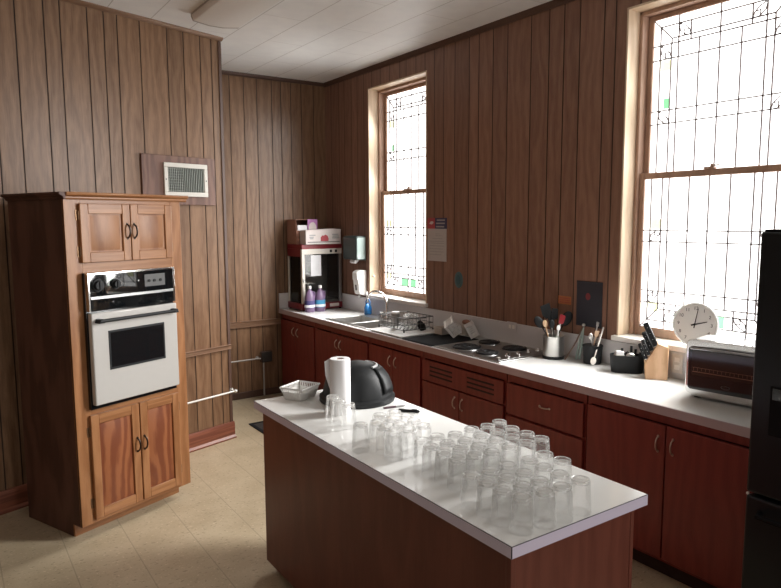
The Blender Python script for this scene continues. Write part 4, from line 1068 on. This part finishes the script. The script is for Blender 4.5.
for z_ in (.012,-.002,-.016):
    obj('print_line', B().box(-.0036,-.003,-.045,.045,z_-.002,z_+.002), NRED, og)
sg = thing('wall_sign', 'black rectangular sign with a small red spot left of the near window', 'sign', (X,2.851,1.285))
obj('sign_panel', B().box(-.006,-.001,-.105,.105,-.150,.153), SIGNBK, sg, bev=.002)
obj('red_spot', B().prism([(.008+.020*math.cos(q*PI/8), .052+.024*math.sin(q*PI/8)) for q in range(16)], -.0072, -.006, ME((0,1,0),(0,0,1),(1,0,0),(0,0,0))), REDDOT, sg)
obj('sign_border', B().box(-.0064,-.006,-.098,.098,-.143,-.139).box(-.0064,-.006,-.098,.098,.142,.146).box(-.0064,-.006,-.098,-.094,-.139,.142).box(-.0064,-.006,.094,.098,-.139,.142), plain('sign_border',(.03,.035,.045),.4), sg)
kn = tag(obj('hook_knob', B().cyl((0,0,0),(0,-.012,0),.006).ball((0,-.018,0),.011), SILLW, loc=(X+.03, W1[1]-.012, 1.29)), 'small white knob on the pine window reveal above the faucet', 'knob')

# ------------------------------------------------------------------ fridge
fg = thing('fridge', 'tall black refrigerator at the right edge beside the worktop', 'fridge', (2.72,1.358,0), -PI/2)
# local x toward -y, local y toward +x
FW = .91
obj('fridge_body', B().box(.004,FW-.004,.055,.80,.02,1.79), FRIDGE, fg, bev=.006)
obj('fridge_foot', B().box(.02,FW-.02,.08,.76,0,.022), FRIDGED, fg)
d1_ = obj('fridge_door', B().box(0,FW/2-.003,-.0,.05,.715,1.795), FRIDGE, fg, bev=.010, seg=3)
d2_ = obj('fridge_door', B().box(FW/2+.003,FW,-.0,.05,.715,1.795), FRIDGE, fg, bev=.010, seg=3)
dz = obj('freezer_drawer', B().box(0,FW,0,.05,.07,.700), FRIDGE, fg, bev=.010, seg=3)
obj('drawer_handle', B().tube([(.06,0,.64),(.07,-.045,.64),(FW/2,-.055,.64),(FW-.07,-.045,.64),(FW-.06,0,.64)],.012,10), FRIDGED, dz)
dsp = obj('dispenser_recess', B().box(.075,.30,-.004,.004,.975,1.18), FRIDGED, d1_, bev=.003)
obj('dispenser_panel', B().box(.085,.29,-.008,-.003,1.125,1.172), BLACKG, dsp, bev=.002)
for (q,o_) in ((FW/2-.035,d1_),(FW/2+.035,d2_)):
    obj('door_handle', B().tube([(q,0,.80),(q,-.05,.83),(q,-.055,1.2),(q,-.05,1.6),(q,0,1.63)],.012,10), FRIDGED, o_)
obj('hinge_cap', B().box(.01,.09,.01,.10,1.79,1.805), FRIDGED, fg, bev=.003)
obj('seam_glint', B().box(.003,.010,-.003,.01,.703,.712), OFFW, fg)  # off-white block painting the small light spot on the drawer seam

# ------------------------------------------------------------------ island
ix0, ix1, iy0, iy1 = 1.298, 1.940, 1.294, 3.180
ic = thing('island_cabinet', 'dark red-brown wooden island base in the middle of the kitchen', 'cabinet', ((ix0+ix1)/2,(iy0+iy1)/2,0))
hx, hy = (ix1-ix0)/2, (iy1-iy0)/2
obj('long_side_panel', B().box(-hx+.028,-hx+.046,-hy+.03,hy-.05,.055,.876), ISLW, ic, bev=.002)
obj('long_side_panel', B().box(hx-.046,hx-.028,-hy+.03,hy-.05,.055,.876), ISLW, ic, bev=.002)
obj('end_panel', B().box(-hx+.046,hx-.046,-hy+.032,-hy+.05,.055,.876), ISLW, ic, bev=.002)
obj('end_panel', B().box(-hx+.046,hx-.046,hy-.07,hy-.052,.055,.876), ISLW, ic, bev=.002)
obj('toe_kick', B().box(-hx+.08,hx-.08,-hy+.08,hy-.075,0,.06), CABDARK, ic)
obj('corner_post', B().box(-hx+.026,-hx+.046,-hy+.028,-hy+.05,.055,.875), ISLW, ic, bev=.002)
it = thing('island_worktop', 'white laminate island top with a lilac-grey edge', 'countertop', ((ix0+ix1)/2,(iy0+iy1)/2,0))
obj('top_surface', B().box(-hx+.002,hx-.002,-hy+.002,hy-.002,.877,H), LAM, it)
eb = B().box(-hx,-hx+.002,-hy,hy,.877,H-.0022).box(hx-.002,hx,-hy,hy,.877,H-.0022).box(-hx+.002,hx-.002,-hy,-hy+.002,.877,H-.0022).box(-hx+.002,hx-.002,hy-.002,hy,.877,H-.0022)
obj('edge_band', eb, LAMEDGE, it)
sm = B().box(-hx-.0003,-hx+.002,-hy-.0003,hy,H-.0022,H-.0004).box(-hx+.002,hx,-hy-.0003,-hy+.002,H-.0022,H-.0004).box(-hx-.0005,-hx+.0022,-hy-.0005,-hy+.0022,.878,H-.0025)
obj('edge_seam', sm, plain('edge_seam_dark',(.05,.045,.06),.6), it)

# ---- on the island: basket, paper roll, dome lid, pens
bk_ = thing('berry_basket', 'small white slatted plastic basket on the far left corner of the island', 'basket', (1.528,3.100,H), .49); bk_.scale = (.93,.93,.93)
def flared(b, bx,by,tx,ty,z0,z1,n_x,n_y):
    def lerp(a,c,t_): return a+(c-a)*t_
    for (sx_,sy_,n_) in ((1,0,n_y),(-1,0,n_y),(0,1,n_x),(0,-1,n_x)):
        for k in range(n_+1):
            q = -1+2*k/n_
            if sx_: p0=(sx_*bx,q*by,z0); p1=(sx_*tx,q*ty,z1)
            else: p0=(q*bx,sy_*by,z0); p1=(q*tx,sy_*ty,z1)
            b.cyl(p0,p1,.0032,seg=6)
flw = B(); flared(flw,.068,.054,.088,.072,.004,.068,14,11)
obj('basket_slats', flw, WHITEP, bk_)
obj('basket_floor', B().box(-.069,.069,-.055,.055,0,.004), WHITEP, bk_, bev=.001)
lowb = B().frustum(.0695,.0555,.0825,.0672,.003,.046,cap0=False,cap1=False).frustum(.0675,.0535,.0805,.0652,.003,.046,cap0=False,cap1=False)
obj('lower_band', lowb, WHITEP, bk_)
obj('basket_rim', B().tube([(-.089,-.073,.068),(.089,-.073,.068),(.089,.073,.068),(-.089,.073,.068)],.0055,8,closed=True), WHITEP, bk_)

pr_ = thing('paper_towel_roll', 'white paper towel roll standing upright against the black dome lid', 'paper towel', (1.558,2.725,H))
def ringprof(ro, ri, z0, z1): return [(ri,z0),(ro-.002,z0),(ro,z0+.003),(ro,z1-.003),(ro-.002,z1),(ri,z1),(ri,z0)]
obj('towel_paper', B().lathe(ringprof(.050,.021,0,.272), None, 40), PAPER, pr_)
obj('cardboard_core', B().lathe(ringprof(.0208,.0185,.002,.268), None, 24), CARDB, pr_)
sh = B()
pts = [(.0585*math.cos(a), .0585*math.sin(a)) for a in [math.radians(150+k*8) for k in range(6)]]
dirl = V((-.83,.56,0))
pp = [V((*p,0)) for p in pts][:1]
base_ = V((-.0437,.025,0)); tipv = base_ + V((-.022,.010,0))
sh._add([base_+V((0,0,.12)), base_+V((0,0,.272)), tipv+V((0,0,.258)), tipv*.95+V((0,0,.19))], [(0,1,2,3)])
obj('loose_sheet', sh, PAPER, pr_)

dl = thing('dome_lid', 'large black plastic dome bin lid on the far end of the island', 'bin lid', (1.758,2.897,H), -.35); dl.scale = (1.03,1.03,.885)
dome = B().lathe([(.165,.0),(.188,.0),(.192,.006),(.192,.030),(.184,.036),(.176,.040),(.174,.060),(.166,.10),(.150,.145),(.122,.185),(.085,.212),(.04,.226),(0,.229)], None, 48)
obj('dome_shell', dome, BLACKM, dl)
# swing flap facing the near right side
fp = B()
for (rr,zz_) in (): pass
fl_pts = []
nseg = 14
def dome_r(z):
    P_ = [(.174,.060),(.166,.10),(.150,.145),(.122,.185),(.085,.212),(.04,.226)]
    for (a,b_) in zip(P_,P_[1:]):
        if a[1] <= z <= b_[1]:
            return a[0]+(b_[0]-a[0])*(z-a[1])/(b_[1]-a[1])
    return .174
zs = [.062,.09,.12,.145,.168,.185,.20]
vs, fs = [], []
for z_ in zs:
    for k in range(nseg+1):
        a = math.radians(-52+104*k/nseg)
        r2 = dome_r(z_)+.006
        vs.append((r2*math.cos(a), r2*math.sin(a), z_))
for i in range(len(zs)-1):
    for k in range(nseg):
        fs.append((i*(nseg+1)+k, i*(nseg+1)+k+1, (i+1)*(nseg+1)+k+1, (i+1)*(nseg+1)+k))
fp._add(vs, fs)
fo_ = obj('swing_flap', fp, BLACKM, dl)
md = fo_.modifiers.new('thick','SOLIDIFY'); md.thickness = .010; md.offset = 0
obj('flap_ridge', B().tube([((dome_r(.205)+.004)*math.cos(math.radians(-52+104*k/nseg)), (dome_r(.205)+.004)*math.sin(math.radians(-52+104*k/nseg)), .205) for k in range(nseg+1)], .008, 8), GREY, dl)

def pen(label, p0, p1, mats, r=.0055):
    p0, p1 = V((*p0,H+r)), V((*p1,H+r)); d_ = (p1-p0); L = d_.length
    t_ = thing('pen', label, 'pen', p0, math.atan2(d_.y,d_.x))
    obj('pen_barrel', B().cyl((0,0,0),(L*.55,0,0),r,seg=12), mats[0], t_)
    obj('pen_cap', B().cyl((L*.55,0,0),(L*.94,0,0),r*.95,seg=12).cyl((L*.94,0,0),(L,0,0),r*.9,r*.4,seg=12), mats[1], t_)
    obj('pen_clip', B().box(L*.62,L*.88,-.0015,.0015,r*.9,r*1.35), mats[2], t_)
pen('dark and silver pen lying by the black dome lid on the island', (1.768,2.662), (1.886,2.640), (plain('pen_maroon',(.07,.03,.04),.3), GREY, STEEL))
pen('thick black marker lying behind the far block of glasses on the island', (1.808,2.588), (1.874,2.505), (BLACKM, BLACKM, BLACKM), .0075)

# ---- tumblers
tum_me = tumbler_mesh()
proto = None
def tumbler(x, y, label, group):
    global proto
    if proto is None:
        proto = obj('tumbler', tum_me, [TUMB, TUMB2])
        o = proto
    else:
        o = proto.copy(); C.objects.link(o)
    o.location = (x, y, H+.0004); o.rotation_euler = (0,0,random.random()*6)
    tag(o, label, 'glass', group)
ordn = ['leftmost','second from left','third from left','fourth from left','fifth from left','rightmost']
def block(rows, blockname, group, rownames):
    for rn, (ys_, xs_) in zip(rownames, rows):
        for i, x in enumerate(xs_):
            od = 'rightmost' if i == len(xs_)-1 else ordn[i]
            y = ys_[i] if isinstance(ys_,(list,tuple)) else ys_
            tumbler(x, y, 'upturned clear tumbler, %s in the %s row of the %s' % (od, rn, blockname), group)
rn4 = ('nearest','second','third','farthest')
block([((1.348,1.337,1.334,1.335),(1.391,1.478,1.552,1.639)), ((1.421,1.408,1.406,1.407),(1.381,1.456,1.530,1.624)),
       ((1.496,1.482,1.481,1.481,1.485),(1.387,1.462,1.537,1.629,1.725)), ((1.569,1.559,1.562,1.555,1.561),(1.384,1.460,1.542,1.638,1.721))],
      'near-corner glass group', 'tumblers at the near island corner', rn4)
block([((1.706,1.699,1.690,1.696,1.684,1.684),(1.440,1.514,1.589,1.682,1.757,1.835)), ((1.781,1.779,1.764,1.777,1.763,1.758),(1.441,1.517,1.591,1.685,1.760,1.835)),
       ((1.855,1.853,1.838,1.851,1.840,1.837),(1.440,1.515,1.590,1.678,1.755,1.832)), ((1.930,1.934,1.913,1.926,1.914,1.927),(1.456,1.531,1.604,1.698,1.773,1.850))],
      'middle glass group', 'tumblers in the middle of the island', rn4)
block([((2.067,2.068,2.069),(1.419,1.493,1.567)), ((2.141,2.143,2.144),(1.424,1.499,1.574)), ((2.225,2.214,2.216,2.218),(1.364,1.437,1.512,1.590)), ((2.290,2.292),(1.500,1.578))],
      'far glass group', 'tumblers in the far group on the island', rn4)
for (x,y,lb) in ((1.480,2.662,'upturned clear tumbler touching the paper towel roll, leftmost of three'),(1.468,2.586,'upturned clear tumbler, middle of the three by the paper towel roll'),(1.476,2.510,'upturned clear tumbler, nearest of the three by the paper towel roll')):
    tumbler(x, y, lb, 'tumblers by the paper towel roll')

# ------------------------------------------------------------------ light
wld = bpy.data.worlds.new('world'); bpy.context.scene.world = wld; wld.use_nodes = True
bgn = wld.node_tree.nodes['Background']; bgn.inputs[0].default_value = (.96,.97,1.0,1); bgn.inputs[1].default_value = .25
def area(name, loc, tgt, sx, sy, power, col):
    ld_ = bpy.data.lights.new(name,'AREA'); ld_.shape='RECTANGLE'; ld_.size=sx; ld_.size_y=sy; ld_.energy=power; ld_.color=col
    o = bpy.data.objects.new(name, ld_); C.objects.link(o); o.location = loc
    o.rotation_euler = (V(tgt)-V(loc)).to_track_quat('-Z','Y').to_euler()
    return o
def daylight(name, W, turn, tilt, spread, power, w_):
    yc_ = (W[0]+W[1])/2; n_ = 4; hh_ = (W[3]-W[2])/n_
    d_ = V((-math.cos(turn)*math.cos(tilt), math.sin(turn)*math.cos(tilt), -math.sin(tilt)))
    for k in range(n_):
        p = V((X+.02, yc_, W[2]+hh_*(k+.5)))
        o = area(name, p, p+d_, w_, .36, power/n_, (1,.99,.97))
        o.data.spread = math.radians(spread)
daylight('daylight_near_window', W2, math.radians(26), math.radians(27), 100, 20.5, .55)
area('left_fill_light', (-2.6,1.2,2.2), (2.5,2.6,1.3), 1.8, 1.6, 5, (1,.98,.96))  # unseen fill added to lift the right wall and cabinet fronts
daylight('daylight_far_window', W1, math.radians(14), math.radians(27), 124, 20, .7)
area('rear_fill_light', (2.6,-1.9,2.2), (.9,3.5,1.2), 1.6, 1.6, 25, (1,.98,.95))  # added fill lamp behind the camera, out of view

sc = bpy.context.scene
sc.cycles.transparent_max_bounces = 40
sc.cycles.max_bounces = 10
sc.cycles.diffuse_bounces = 5
sc.cycles.caustics_reflective = False; sc.cycles.caustics_refractive = False
sc.cycles.sample_clamp_indirect = 6
sc.view_settings.view_transform = 'Standard'
sc.view_settings.exposure = 1.16
